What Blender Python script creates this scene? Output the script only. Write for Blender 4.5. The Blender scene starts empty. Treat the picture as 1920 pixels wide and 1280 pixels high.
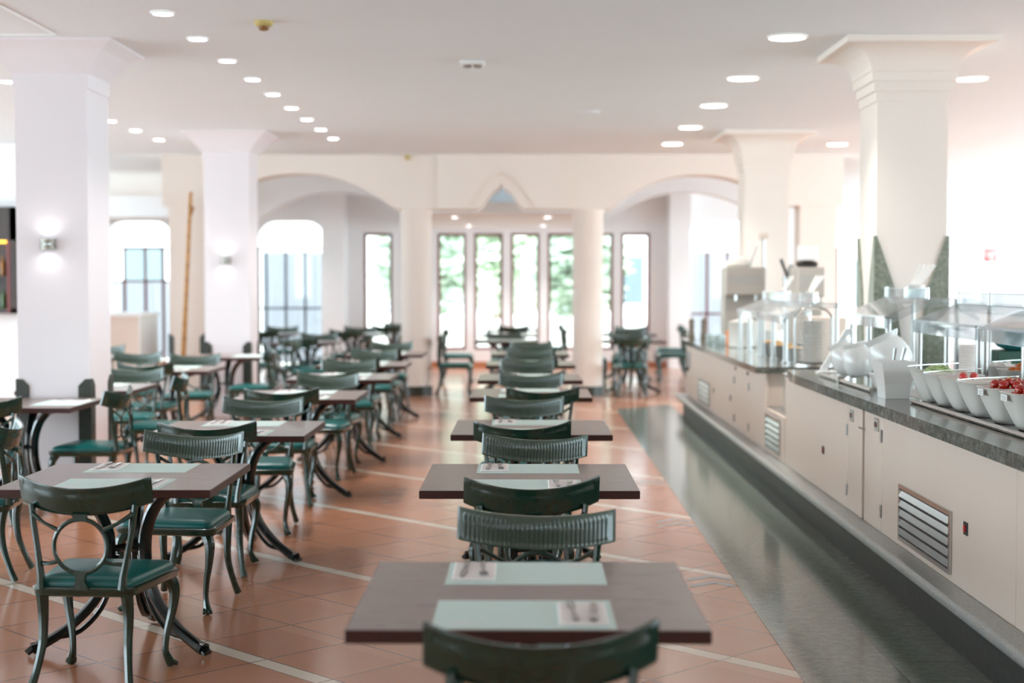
import bpy, math, random
from math import sin, cos, pi, radians, sqrt
from mathutils import Vector, Matrix
random.seed(7)
SC = bpy.context.scene
COL = SC.collection

# ------------------------------------------------------------------ materials
def srgb(r, g, b):
    f = lambda c: (c/255/12.92) if c/255 <= .04045 else ((c/255+.055)/1.055)**2.4
    return (f(r), f(g), f(b), 1)

class NT:
    def __init__(s, name):
        s.m = bpy.data.materials.new(name); s.m.use_nodes = True
        s.t = s.m.node_tree; s.t.nodes.clear()
        s.out = s.n('ShaderNodeOutputMaterial')
    def n(s, typ, **kw):
        nd = s.t.nodes.new(typ)
        for k, v in kw.items(): setattr(nd, k, v)
        return nd
    def l(s, a, b): s.t.links.new(a, b)
    def val(s, sock, v):
        if hasattr(v, 'is_output'): s.l(v, sock)
        else: sock.default_value = v
    def math(s, op, a, b=0.0, c=None):
        nd = s.n('ShaderNodeMath', operation=op)
        s.val(nd.inputs[0], a); s.val(nd.inputs[1], b)
        if c is not None: s.val(nd.inputs[2], c)
        return nd.outputs[0]
    def mix(s, f, a, b):
        nd = s.n('ShaderNodeMix', data_type='RGBA')
        s.val(nd.inputs[0], f); s.val(nd.inputs[6], a); s.val(nd.inputs[7], b)
        return nd.outputs[2]
    def pos(s):
        return s.n('ShaderNodeNewGeometry').outputs['Position']
    def obj(s):
        return s.n('ShaderNodeTexCoord').outputs['Object']
    def noise(s, vec, scale, detail=3.0, rough=.5):
        nd = s.n('ShaderNodeTexNoise'); nd.inputs['Scale'].default_value = scale
        nd.inputs['Detail'].default_value = detail; nd.inputs['Roughness'].default_value = rough
        if vec is not None: s.l(vec, nd.inputs['Vector'])
        return nd.outputs['Fac']
    def scalevec(s, vec, sc):
        nd = s.n('ShaderNodeVectorMath', operation='MULTIPLY'); s.l(vec, nd.inputs[0]); nd.inputs[1].default_value = sc
        return nd.outputs[0]
    def ramp(s, fac, stops):
        nd = s.n('ShaderNodeValToRGB'); s.l(fac, nd.inputs[0])
        e = nd.color_ramp.elements
        while len(e) < len(stops): e.new(.5)
        for i, (p, c) in enumerate(stops): e[i].position = p; e[i].color = c
        return nd.outputs[0]
    def bump(s, h, strength=.2, dist=.01):
        nd = s.n('ShaderNodeBump'); nd.inputs['Strength'].default_value = strength; nd.inputs['Distance'].default_value = dist
        s.l(h, nd.inputs['Height']); return nd.outputs[0]
    def bsdf(s, color, rough=.5, metal=0.0, normal=None, spec=.5, coat=0.0, coat_rough=.1, trans=0.0, sheen=0.0):
        p = s.n('ShaderNodeBsdfPrincipled')
        s.val(p.inputs['Base Color'], color); s.val(p.inputs['Roughness'], rough); s.val(p.inputs['Metallic'], metal)
        p.inputs['Specular IOR Level'].default_value = spec
        p.inputs['Coat Weight'].default_value = coat; p.inputs['Coat Roughness'].default_value = coat_rough
        if normal is not None: s.l(normal, p.inputs['Normal'])
        s.l(p.outputs[0], s.out.inputs[0]); return p

def plain(name, rgb, rough=.5, metal=0.0, spec=.5, coat=0.0, var=.06, scale=18.0, bump=0.0):
    t = NT(name); c = srgb(*rgb)
    nz = t.noise(t.obj(), scale)
    dark = tuple(x*(1-var) for x in c[:3])+(1,); lite = tuple(min(1, x*(1+var)) for x in c[:3])+(1,)
    col = t.mix(nz, dark, lite)
    nrm = t.bump(nz, bump, .004) if bump else None
    t.bsdf(col, rough, metal, nrm, spec, coat)
    return t.m

def emis(name, rgb, strength):
    t = NT(name); e = t.n('ShaderNodeEmission'); e.inputs[0].default_value = srgb(*rgb); e.inputs[1].default_value = strength
    t.l(e.outputs[0], t.out.inputs[0]); return t.m

def clear(name, rgb=(255, 255, 255), rough=.02, refl=.10, haze=.0):
    """thin clear sheet: see-through, with a weak mirror reflection and a little milky haze"""
    t = NT(name)
    tr = t.n('ShaderNodeBsdfTransparent'); tr.inputs[0].default_value = srgb(*rgb)
    gl = t.n('ShaderNodeBsdfGlossy'); gl.inputs['Roughness'].default_value = rough
    lw = t.n('ShaderNodeLayerWeight'); lw.inputs[0].default_value = .35
    f = t.math('MULTIPLY_ADD', lw.outputs['Fresnel'], .5, refl)
    f = t.math('MINIMUM', f, .8)
    mx = t.n('ShaderNodeMixShader'); t.l(f, mx.inputs[0]); t.l(tr.outputs[0], mx.inputs[1]); t.l(gl.outputs[0], mx.inputs[2])
    last = mx.outputs[0]
    if haze:
        df = t.n('ShaderNodeBsdfDiffuse'); df.inputs[0].default_value = (.95, .96, .97, 1)
        m2 = t.n('ShaderNodeMixShader'); m2.inputs[0].default_value = haze
        t.l(last, m2.inputs[1]); t.l(df.outputs[0], m2.inputs[2]); last = m2.outputs[0]
    t.l(last, t.out.inputs[0]); return t.m

M = {}
M['plaster'] = plain('white_plaster', (242, 241, 241), .75, var=.015, scale=2.5)
M['ceiling'] = plain('ceiling_paint', (233, 241, 245), .8, var=.02, scale=1.2)
M['lilac'] = plain('column_paint', (231, 225, 228), .7, var=.012, scale=2.0)
M['cream'] = plain('cream_paint', (237, 228, 219), .7, var=.012, scale=2.0)
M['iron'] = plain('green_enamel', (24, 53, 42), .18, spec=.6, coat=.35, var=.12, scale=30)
M['iron_pale'] = plain('green_enamel_pale', (60, 80, 68), .28, spec=.7, coat=.25, var=.3, scale=55)
M['iron_dark'] = plain('black_green_enamel', (22, 28, 26), .16, spec=.5, coat=.2, var=.12, scale=30)
M['redwood'] = plain('table_edge', (62, 30, 24), .4, var=.12, scale=40)
M['mat'] = plain('mint_placemat', (212, 234, 229), .6, var=.01)
M['matprint'] = plain('placemat_print', (226, 232, 228), .6, var=.01)
M['napkin'] = plain('napkin_paper', (249, 245, 243), .8, var=.02)
M['steel'] = plain('steel', (198, 198, 196), .22, metal=1.0, var=.03)
M['brushed'] = plain('brushed_steel', (176, 175, 172), .36, metal=1.0, var=.04, scale=60)
M['cutlery'] = plain('cutlery_steel', (150, 148, 150), .18, metal=1.0, var=.03)
M['porcelain'] = plain('porcelain', (240, 238, 234), .15, coat=.4, var=.01)
M['bowlwhite'] = plain('bowl_melamine', (228, 223, 214), .3, var=.01)
M['panel'] = plain('beige_panel', (226, 209, 195), .42, var=.015, scale=3)
M['dark'] = plain('dark_gap', (46, 40, 36), .6)
M['black'] = plain('black_plastic', (28, 28, 30), .4)
M['red'] = plain('red_plastic', (190, 42, 38), .4)
M['signred'] = plain('sign_red', (226, 60, 52), .5)
M['signwhite'] = plain('sign_white', (245, 240, 238), .5)
M['redframe'] = plain('red_brown_frame', (120, 52, 48), .45, var=.08)
M['greyframe'] = plain('grey_frame', (120, 128, 138), .45, var=.06)
M['bamboo'] = plain('bamboo', (188, 134, 62), .45, var=.2, scale=9)
M['node'] = plain('bamboo_node', (140, 92, 40), .5, var=.2)
M['darkwood'] = plain('dark_wood', (52, 34, 26), .4, var=.25, scale=14)
M['bottle_amber'] = plain('amber_glass', (150, 96, 30), .15, var=.1)
M['bottle_green'] = plain('green_glass', (74, 96, 48), .15, var=.1)
M['detector'] = plain('detector_yellow', (196, 178, 110), .5)
M['white_plastic'] = plain('white_plastic', (238, 238, 236), .35, var=.01)
M['grey_machine'] = plain('machine_grey', (186, 178, 168), .45, metal=.1, var=.02)
M['steel_grey'] = plain('steel_grey', (178, 174, 168), .4, var=.02)
M['sconce'] = plain('sconce_nickel', (150, 146, 136), .4, metal=.35, var=.03)
M['copper'] = plain('copper', (210, 140, 100), .3, metal=.9)
M['tomato'] = plain('tomato_skin', (176, 40, 30), .15, coat=.4, var=.2, scale=12)
M['radish'] = plain('radish', (206, 70, 66), .3, var=.2)
M['lettuce'] = plain('cucumber_green', (206, 222, 164), .5, var=.25, scale=30)
M['onion'] = plain('white_salad', (240, 232, 226), .5, var=.08, scale=30)
M['carrot'] = plain('grated_carrot', (236, 140, 70), .5, var=.25, scale=30)
M['pinksalad'] = plain('pink_salad', (242, 196, 176), .5, var=.15, scale=30)
M['bread'] = plain('bread', (214, 170, 112), .7, var=.2, scale=20)
M['teal'] = plain('teal_glaze', (84, 176, 178), .2, var=.4, scale=14)
M['greenbox'] = plain('green_box', (40, 84, 68), .5)
M['skin'] = plain('skin', (214, 168, 144), .6)
M['hair'] = plain('hair', (60, 46, 40), .6)
M['bluecloth'] = plain('blue_cloth', (120, 150, 196), .8)
M['whitecloth'] = plain('white_cloth', (236, 234, 232), .85)
M['bark'] = plain('bark', (110, 86, 66), .9, var=.3)
M['leaf'] = plain('leaf', (188, 202, 184), .6, var=.35, scale=3)
M['leaf_pale'] = plain('leaf_pale', (208, 218, 198), .6, var=.3, scale=3)
M['stucco'] = plain('stucco', (236, 234, 230), .9)
M['paving'] = plain('paving', (206, 200, 190), .9, var=.08, scale=3)
M['housepane'] = plain('house_pane', (84, 98, 102), .2)
M['skirting'] = plain('skirting', (186, 120, 84), .5, var=.1)
M['lamp_cool'] = emis('lamp_cool', (250, 250, 255), 14)
M['lamp_warm'] = emis('lamp_warm', (255, 246, 232), 14)
M['lamp_cove'] = emis('lamp_cove', (255, 238, 214), 1.4)
M['lamp_amber'] = emis('lamp_amber', (255, 190, 70), 3)
M['glass'] = clear('window_glass', refl=.03)
M['acrylic'] = clear('acrylic', (246, 249, 250), refl=.10, haze=.10)
M['acrylic_edge'] = clear('acrylic_edge', (225, 235, 235), rough=.1, refl=.25, haze=.35)
M['jar'] = clear('jar_glass', (238, 246, 244), refl=.16, haze=.12)

def mk_vinyl():
    t = NT('teal_vinyl'); nz = t.noise(t.obj(), 260, 2)
    col = t.mix(t.noise(t.obj(), 5), srgb(10, 88, 84), srgb(18, 106, 104))
    t.bsdf(col, .30, normal=t.bump(nz, .04, .002), spec=.55); return t.m
M['vinyl'] = mk_vinyl()

def mk_laminate():
    t = NT('wood_laminate')
    v = t.scalevec(t.obj(), (4, 60, 4))
    nz = t.noise(v, 2.2, 4, .6)
    col = t.ramp(nz, [(.3, srgb(118, 103, 97)), (.55, srgb(134, 120, 114)), (.75, srgb(150, 136, 130))])
    t.bsdf(col, t.math('MULTIPLY_ADD', nz, .1, .24), spec=.55); return t.m
M['laminate'] = mk_laminate()

def mk_granite(name, cols, rough=.12, scale=90, vein=True, use_pos=True):
    t = NT(name); p = t.pos() if use_pos else t.obj()
    n1 = t.noise(p, scale, 5, .7)
    if vein:
        n2 = t.noise(t.scalevec(p, (10, 7, 9)), 3.0, 6, .75)
        f = t.math('MULTIPLY_ADD', n2, .62, t.math('MULTIPLY', n1, .38))
    else: f = n1
    col = t.ramp(f, [(.30, srgb(*cols[0])), (.5, srgb(*cols[1])), (.68, srgb(*cols[2]))])
    t.bsdf(col, rough, spec=.5); return t.m
M['granite_top'] = mk_granite('granite_top', [(50, 53, 50), (98, 100, 94), (158, 159, 150)], .1)
M['granite_guard'] = mk_granite('granite_guard', [(84, 92, 80), (122, 128, 112), (164, 168, 150)], .3, 60)
M['granite_black'] = mk_granite('granite_black', [(20, 24, 23), (36, 41, 39), (66, 71, 68)], .4)
M['guard_green'] = mk_granite('guard_green', [(28, 32, 26), (46, 50, 42), (66, 70, 58)], .3, 60)

def mk_aisle():
    t = NT('granite_aisle'); p = t.pos()
    sep = t.n('ShaderNodeSeparateXYZ'); t.l(p, sep.inputs[0])
    n1 = t.noise(p, 120, 5, .7); n2 = t.noise(t.scalevec(p, (7, 10, 1)), 2.6, 7, .78)
    f = t.math('MULTIPLY_ADD', n2, .65, t.math('MULTIPLY', n1, .35))
    col = t.ramp(f, [(.32, srgb(92, 101, 94)), (.5, srgb(116, 125, 116)), (.66, srgb(142, 148, 136))])
    jx = t.math('LESS_THAN', t.math('ABSOLUTE', t.math('SUBTRACT', sep.outputs[0], 1.53)), .003)
    jy = t.math('LESS_THAN', t.math('ABSOLUTE', t.math('SUBTRACT', t.math('FRACT', t.math('MULTIPLY_ADD', sep.outputs[1], 1/.79, .54)), .5)), .0035)
    je = t.math('LESS_THAN', sep.outputs[0], 1.112)
    j = t.math('MAXIMUM', t.math('MAXIMUM', jx, jy), je)
    col = t.mix(t.math('MULTIPLY', j, .7), col, srgb(34, 38, 36))
    t.bsdf(col, t.math('MULTIPLY_ADD', n1, .06, .085), spec=.55); return t.m
M['aisle'] = mk_aisle()
M['kerb'] = mk_granite('kerb_stone', [(120, 124, 122), (150, 153, 150), (182, 184, 180)], .3, 120, vein=False)

def mk_tiles():
    """40 cm terracotta tiles laid at 45 degrees, every third row followed by a cream strip"""
    t = NT('terracotta_tiles'); p = t.pos()
    sep = t.n('ShaderNodeSeparateXYZ'); t.l(p, sep.inputs[0])
    x, y = sep.outputs[0], sep.outputs[1]
    a = t.math('ADD', x, y); b = t.math('SUBTRACT', x, y)
    PA = 2.03; TW = .637
    ua = t.math('MULTIPLY', t.math('FRACT', t.math('DIVIDE', t.math('SUBTRACT', a, TILE_A0), PA)), PA)   # 0..PA, strip first
    SW = .118
    strip = t.math('LESS_THAN', ua, SW)
    ra = t.math('FRACT', t.math('DIVIDE', t.math('SUBTRACT', ua, SW), TW))
    rb = t.math('FRACT', t.math('DIVIDE', t.math('SUBTRACT', b, TILE_B0), TW))
    g = .009
    def line(u): return t.math('GREATER_THAN', t.math('ABSOLUTE', t.math('SUBTRACT', u, .5)), .5-g)
    ga = line(ra); gb = line(rb)
    ia = t.math('FLOOR', t.math('DIVIDE', a, TW)); ib = t.math('FLOOR', t.math('DIVIDE', t.math('SUBTRACT', b, TILE_B0), TW))
    cx = t.n('ShaderNodeCombineXYZ'); t.l(ia, cx.inputs[0]); t.l(ib, cx.inputs[1])
    wn = t.n('ShaderNodeTexWhiteNoise'); t.l(cx.outputs[0], wn.inputs[0])
    big = t.noise(p, 1.3, 3); fine = t.noise(p, 90, 4, .7)
    base = t.mix(wn.outputs[0], srgb(188, 124, 89), srgb(204, 142, 107))
    base = t.mix(t.math('MULTIPLY', big, .5), base, srgb(188, 128, 95))
    base = t.mix(t.math('MULTIPLY', fine, .45), base, srgb(160, 100, 69))
    cream = t.mix(fine, srgb(232, 218, 200), srgb(216, 198, 178))
    c = t.mix(strip, base, cream)
    grout = t.math('MAXIMUM', t.math('MULTIPLY', ga, t.math('SUBTRACT', 1.0, strip)), gb)
    edge = t.math('LESS_THAN', t.math('ABSOLUTE', t.math('SUBTRACT', ua, SW)), .005)
    grout = t.math('MAXIMUM', grout, edge)
    c = t.mix(t.math('MULTIPLY', grout, .9), c, srgb(96, 54, 36))
    nrm = t.bump(t.math('MULTIPLY_ADD', grout, -1.0, t.math('MULTIPLY', fine, .12)), .25, .003)
    rg = t.math('MULTIPLY_ADD', big, .10, .17)
    t.bsdf(c, rg, normal=nrm, spec=.6, coat=.2, coat_rough=.12); return t.m
TILE_A0 = 5.16 - .06
TILE_B0 = -4.85
M['tiles'] = mk_tiles()

# ------------------------------------------------------------------ mesh helpers
class MB:
    def __init__(s): s.v = []; s.f = []; s.mi = []
    def add(s, vs, fs, mat=0, xf=None):
        b = len(s.v)
        s.v += [tuple(xf @ Vector(p)) if xf else tuple(p) for p in vs]
        s.f += [tuple(i+b for i in f) for f in fs]; s.mi += [mat]*len(fs)
        return s
    def box(s, x0, x1, y0, y1, z0, z1, mat=0, xf=None):
        vs = [(x, y, z) for z in (z0, z1) for y in (y0, y1) for x in (x0, x1)]
        return s.add(vs, [(0, 2, 3, 1), (4, 5, 7, 6), (0, 1, 5, 4), (2, 6, 7, 3), (0, 4, 6, 2), (1, 3, 7, 5)], mat, xf)
    def rbox(s, x0, x1, y0, y1, z0, z1, r=.004, mat=0, xf=None):
        """box with chamfered vertical and horizontal edges"""
        rings = []
        def oct_(a, z):
            X0, X1, Y0, Y1 = x0+a, x1-a, y0+a, y1-a
            return [(X0+r, Y0, z), (X1-r, Y0, z), (X1, Y0+r, z), (X1, Y1-r, z), (X1-r, Y1, z), (X0+r, Y1, z), (X0, Y1-r, z), (X0, Y0+r, z)]
        for a, z in ((r, z0), (0, z0+r), (0, z1-r), (r, z1)): rings.append(oct_(a, z))
        return s.loft(rings, mat, xf)
    def loft(s, rings, mat=0, xf=None, caps=True, closed=True):
        n = len(rings[0]); vs = [p for r in rings for p in r]; fs = []
        for k in range(len(rings)-1):
            for i in range(n if closed else n-1):
                j = (i+1) % n
                fs.append((k*n+i, k*n+j, (k+1)*n+j, (k+1)*n+i))
        if caps:
            fs.append(tuple(reversed(range(n)))); fs.append(tuple((len(rings)-1)*n+i for i in range(n)))
        return s.add(vs, fs, mat, xf)
    def tube(s, pts, rad, seg=8, mat=0, xf=None, ell=1.0):
        pts = [Vector(p) for p in pts]
        if not isinstance(rad, (list, tuple)): rad = [rad]*len(pts)
        rings = []; ref = None
        for i, p in enumerate(pts):
            d = (pts[min(i+1, len(pts)-1)]-pts[max(i-1, 0)]).normalized()
            if ref is None:
                ref = Vector((0, 0, 1)) if abs(d.z) < .9 else Vector((1, 0, 0))
            a = (ref-d*ref.dot(d)).normalized(); ref = a; b = d.cross(a)
            rings.append([tuple(p+(a*cos(2*pi*k/seg)+b*sin(2*pi*k/seg)*ell)*rad[i]) for k in range(seg)])
        return s.loft(rings, mat, xf)
    def lathe(s, prof, seg=24, c=(0, 0), mat=0, xf=None, caps=True):
        rings = [[(c[0]+r*cos(2*pi*k/seg), c[1]+r*sin(2*pi*k/seg), z) for k in range(seg)] for r, z in prof]
        return s.loft(rings, mat, xf, caps)
    def ball(s, c, r, seg=10, rings=6, mat=0, sz=1.0):
        prof = []
        R = []
        for i in range(rings+1):
            t = -pi/2+pi*i/rings; rr = max(1e-4, r*cos(t))
            R.append([(c[0]+rr*cos(2*pi*k/seg), c[1]+rr*sin(2*pi*k/seg), c[2]+r*sz*sin(t)) for k in range(seg)])
        return s.loft(R, mat)
    def prism(s, poly, axis, a0, a1, mat=0, xf=None):
        """extrude a 2-D polygon along an axis ('x','y','z')"""
        def P(u, v, w): return {'x': (w, u, v), 'y': (u, w, v), 'z': (u, v, w)}[axis]
        n = len(poly)
        vs = [P(u, v, a0) for u, v in poly]+[P(u, v, a1) for u, v in poly]
        fs = [tuple(reversed(range(n))), tuple(range(n, 2*n))]+[(i, (i+1) % n, n+(i+1) % n, n+i) for i in range(n)]
        return s.add(vs, fs, mat, xf)
    def build(s, name, mats, parent=None, smooth=False, loc=(0, 0, 0), angle=40):
        me = bpy.data.meshes.new(name); me.from_pydata(s.v, [], s.f)
        if not isinstance(mats, (list, tuple)): mats = [mats]
        for m in mats: me.materials.append(M[m])
        me.polygons.foreach_set('material_index', s.mi)
        import bmesh
        bm = bmesh.new(); bm.from_mesh(me); bmesh.ops.recalc_face_normals(bm, faces=bm.faces)
        if smooth:
            for f in bm.faces: f.smooth = True
            for e in bm.edges:
                if len(e.link_faces) == 2 and e.calc_face_angle(0) > radians(angle): e.smooth = False
        bm.to_mesh(me); bm.free(); me.update()
        o = bpy.data.objects.new(name, me); COL.objects.link(o); o.location = loc
        if parent is not None: o.parent = parent
        return o

def tag(o, label=None, cat=None, group=None, kind=None):
    if label: o['label'] = label
    if cat: o['category'] = cat
    if group: o['group'] = group
    if kind: o['kind'] = kind
    return o
def empty(name, loc=(0, 0, 0), rz=0.0):
    o = bpy.data.objects.new(name, None); COL.objects.link(o); o.location = loc; o.rotation_euler = (0, 0, rz)
    o.empty_display_size = .1
    return o
def thing(name, label, cat, loc=(0, 0, 0), rz=0.0, group=None):
    return tag(empty(name, loc, rz), label, cat, group)
KIDS = {}
def dup(root, loc, rz=0.0, label=None, cat=None, group=None):
    """a copy of a thing with copies of its parts and sub-parts"""
    if root.name not in KIDS:
        KIDS[root.name] = [(c, list(c.children)) for c in root.children]
    r = root.copy(); COL.objects.link(r); r.location = loc; r.rotation_euler = (0, 0, rz)
    if label: r['label'] = label
    if group: r['group'] = group
    for ch, sub in KIDS[root.name]:
        c = ch.copy(); COL.objects.link(c); c.parent = r
        for g in sub:
            d = g.copy(); COL.objects.link(d); d.parent = c
    return r
def struct(o, label=None):
    o['kind'] = 'structure'
    if label: o['label'] = label
    return o
def sm(pts, n=5):
    """Catmull-Rom through points given as tuples (any dimension)"""
    out = []
    for i in range(len(pts)-1):
        p0 = pts[max(i-1, 0)]; p1 = pts[i]; p2 = pts[i+1]; p3 = pts[min(i+2, len(pts)-1)]
        for k in range(n):
            t = k/n
            out.append(tuple(.5*((2*b)+(-a+c)*t+(2*a-5*b+4*c-d)*t*t+(-a+3*b-3*c+d)*t**3) for a, b, c, d in zip(p0, p1, p2, p3)))
    out.append(tuple(pts[-1])); return out

# ------------------------------------------------------------------ the room
CH = 3.32
XL, XR, YB, YF = -9.8, 9.8, 28.0, -4.5
b = MB(); b.box(XL-.3, XR+.3, YF-.3, YB+.3, -.12, 0)
struct(b.build('floor', 'tiles'), 'terracotta tile floor laid diagonally with cream strips')
b = MB(); b.prism([(1.105, 2.0), (1.86, 2.0), (1.86, 19.4), (1.125, 18.65)], 'z', -.02, .002)
struct(b.build('floor_aisle', 'aisle'), 'polished grey granite aisle along the buffet')
b = MB(); b.box(XL-.3, XR+.3, YF-.3, YB+.3, CH, CH+.2)
struct(b.build('ceiling', 'ceiling'), 'white plaster ceiling')
# lower ceiling over the window bay
b = MB(); b.box(-1.80, 1.15, 21.9, YB, 2.57, 2.72)
struct(b.build('ceiling_bay', 'plaster'), 'lower white ceiling in front of the tall windows')

# grey inlaid chevrons at the ends of the strips
b = MB()
for yy in (5.72+.02, 8.0, 9.93, 11.9):
    for d in (0, -.17):
        y0 = yy+d
        b.prism([(.86, y0-.02), (1.0, y0+.085), (1.10, y0-.005), (1.10, y0+.06), (1.0, y0+.15), (.87, y0+.045)], 'z', -.002, .0012)
M['inlay'] = plain('inlay_grey', (164, 170, 172), .3, var=.05)
struct(b.build('trim_1', 'inlay'), 'grey chevron inlays beside the granite aisle')

# ---- back wall with tall windows and arched doors
WIN_W, WIN_PX = .521, .6775
tall = [(-2.973+WIN_PX*k, -2.973+WIN_PX*k+WIN_W, .32, 2.46) for k in range(8)]
def wall_with_openings(name, x0, x1, y0, y1, z1, openings, mat='plaster', axis='y'):
    """solid wall made of pieces around rectangular openings (sorted)"""
    b = MB(); cur = x0
    def bx(a0, a1, c0, c1):
        if a1-a0 > 1e-4 and c1-c0 > 1e-4:
            if axis == 'y': b.box(a0, a1, y0, y1, c0, c1)
            else: b.box(y0, y1, a0, a1, c0, c1)
    for a0, a1, c0, c1 in sorted(openings):
        bx(cur, a0, 0, z1); bx(a0, a1, 0, c0); bx(a0, a1, c1, z1); cur = a1
    bx(cur, x1, 0, z1)
    return b
arches = [(-7.75, -6.50, .10, 2.68), (-4.93, -3.70, .02, 2.68), (2.99, 4.25, .02, 2.68), (5.35, 6.45, .10, 2.68)]
b = wall_with_openings('wall_back', XL, XR, YB-.2, YB, CH, tall+arches)
for (x0, x1, z0, z1) in arches:          # rounded upper corners of the arched openings
    r = .34
    for sx, cx in ((1, x0), (-1, x1)):
        poly = [(cx, z1)]+[(cx+sx*(r-r*cos(t)), z1-r+r*sin(t)) for t in [pi/2*i/8 for i in range(8, -1, -1)]]
        b.prism(poly, 'y', YB-.2, YB)
struct(b.build('wall_back', 'plaster'), 'white back wall with tall windows')
# pilasters either side of the bay
for x0, x1 in ((-3.68, -3.27), (2.60, 2.98)):
    b = MB(); b.box(x0, x1, YB-.75, YB-.2, 0, CH)
    struct(b.build('wall_pilaster', 'plaster'), 'white pilaster beside the window bay')
def tall_window(i, x0, x1, z0, z1):
    w = struct(empty('window_%d' % i, ((x0+x1)/2, YB-.1, z0)), 'tall narrow window with red brown frame')
    hw = (x1-x0)/2; h = z1-z0; t = .05
    f = MB(); f.box(-hw, hw, -.05, .05, 0, t); f.box(-hw, hw, -.05, .05, h-t, h); f.box(-hw, -hw+t, -.05, .05, 0, h); f.box(hw-t, hw, -.05, .05, 0, h)
    f.build('frame', 'redframe', w)
    g = MB(); g.box(-hw+t, hw-t, -.004, .004, t, h-t); g.build('pane', 'glass', w)
for i, (x0, x1, z0, z1) in enumerate(tall): tall_window(i+1, x0, x1, z0, z1)
def arch_window(i, x0, x1, z0, z1, mull, bar, mat):
    w = struct(empty('window_%d' % i, ((x0+x1)/2, YB-.1, z0)), 'arched opening with a glazed screen below the fanlight')
    hw = (x1-x0)/2; h = z1-z0; t = .022
    f = MB(); tr = 2.19-z0
    f.box(-hw, hw, -.03, .03, tr-.02, tr+.02)
    for m in mull: f.box(m-(x0+x1)/2-t, m-(x0+x1)/2+t, -.03, .03, 0, tr)
    if bar: f.box(-hw, hw, -.03, .03, bar-z0-.018, bar-z0+.018)
    f.box(-hw, -hw+.03, -.03, .03, 0, tr); f.box(hw-.03, hw, -.03, .03, 0, tr)
    f.build('frame', mat, w)
    g = MB(); g.box(-hw, hw, -.004, .004, 0, h); g.build('pane', 'glass', w)
t0 = NT('sheer_curtain'); df = t0.n('ShaderNodeBsdfDiffuse'); df.inputs[0].default_value = (.86, .88, .92, 1)
tl = t0.n('ShaderNodeBsdfTranslucent'); tl.inputs[0].default_value = (.42, .45, .50, 1)
ad = t0.n('ShaderNodeMixShader'); ad.inputs[0].default_value = .45; t0.l(df.outputs[0], ad.inputs[1]); t0.l(tl.outputs[0], ad.inputs[2]); t0.l(ad.outputs[0], t0.out.inputs[0])
M['sheer'] = t0.m
def sheer(x0, x1, z0, z1, label):
    b = MB(); n = int((x1-x0)*60); P = []
    for k in range(n+1):
        x = x0+(x1-x0)*k/n; P.append((x, .012*sin(k*.9)+.006*sin(k*.37)))
    vs = [(x, y, z) for z in (z0, z1) for x, y in P]; m = n+1
    b.add(vs, [(k, k+1, m+k+1, m+k) for k in range(n)])
    o = b.build('sheer_curtain', 'sheer', None, True, (0, YB+.07, 0), 180); tag(o, label, 'curtain', 'sheer curtains behind the glazed screens')
sheer(-4.90, -3.73, .06, 2.12, 'pale sheer curtain behind the glazed screen under the left arch')
sheer(3.02, 4.22, .06, 2.12, 'pale sheer curtain behind the glazed screen right of the bay')
sheer(-7.7, -6.55, .14, 1.58, 'pale half-height curtain in the arched window at the far left')
arch_window(9, *arches[0], (-7.42, -7.03, -6.7), 1.58, 'redframe')
arch_window(10, *arches[1], (-4.79, -4.43, -4.07), 1.08, 'greyframe')
arch_window(11, *arches[2], (3.35, 3.72), .98, 'redframe')
arch_window(12, *arches[3], (5.75,), None, 'redframe')
b = MB(); b.box(XL, -4.95, YB-.23, YB-.2, 0, .1); b.box(-3.27, 2.6, YB-.23, YB-.2, 0, .1); b.box(4.27, XR, YB-.23, YB-.2, 0, .1)
struct(b.build('baseboard_back', 'skirting'))

# ---- side and rear walls: wide glazed openings that daylight comes through (all outside the frame)
def glazed(name, axis, at, a0, a1, spans, z0, z1, label):
    y0, y1 = (at, at+.2) if at > 0 else (at-.2, at)
    bb = wall_with_openings(name, a0, a1, y0, y1, CH, [(s0, s1, z0, z1) for s0, s1 in spans], axis=axis)
    struct(bb.build(name, 'plaster'), label)
RS = [(-3.8, -.4), (.2, 3.6), (4.2, 7.6), (8.2, 11.6), (12.2, 15.6), (16.2, 19.6), (20.2, 23.6), (24.2, 27.4)]
glazed('wall_right', 'x', XR, YF, YB, RS[1:], .25, 3.1, 'white side wall with wide windows')
glazed('wall_left', 'x', XL, YF, YB, RS[1:3]+RS[3:7], .25, 3.1, 'white side wall with wide windows')
glazed('wall_front', 'y', YF, XL, XR, [(-9.2, -7.2), (7.2, 9.2)], .9, 2.6, 'white wall behind the viewer with two windows')

# ---- arcade: lintel with arches on round columns and square piers
def arc(cx, a, base, rise, n=20, p=2.2, rev=False):
    pts = [(cx-a+2*a*i/n, base+rise*(1-abs(-1+2*i/n)**p)) for i in range(n+1)]
    return pts
def arcade_poly(left, right):
    pts = [(left, CH), (left, 2.62), (-4.43, 2.62)]
    pts += arc(-3.115, 1.315, 2.575, .49)
    pts += [(-.66, 2.575), (-.60, 2.60), (-.45, 2.80), (-.36, 2.86), (-.33, 2.92), (-.30, 2.86), (-.21, 2.80), (-.06, 2.60), (0, 2.575)]
    pts += arc(2.378, 1.184, 2.575, .47)
    pts += [(3.62, 2.62), (right, 2.62), (right, CH)]
    return pts
b = MB(); b.prism(arcade_poly(-5.0, 4.36), 'y', 20.8, 21.25)
struct(b.build('wall_arcade', 'cream'), 'cream arcade with two wide arches and a small pointed one')
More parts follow.
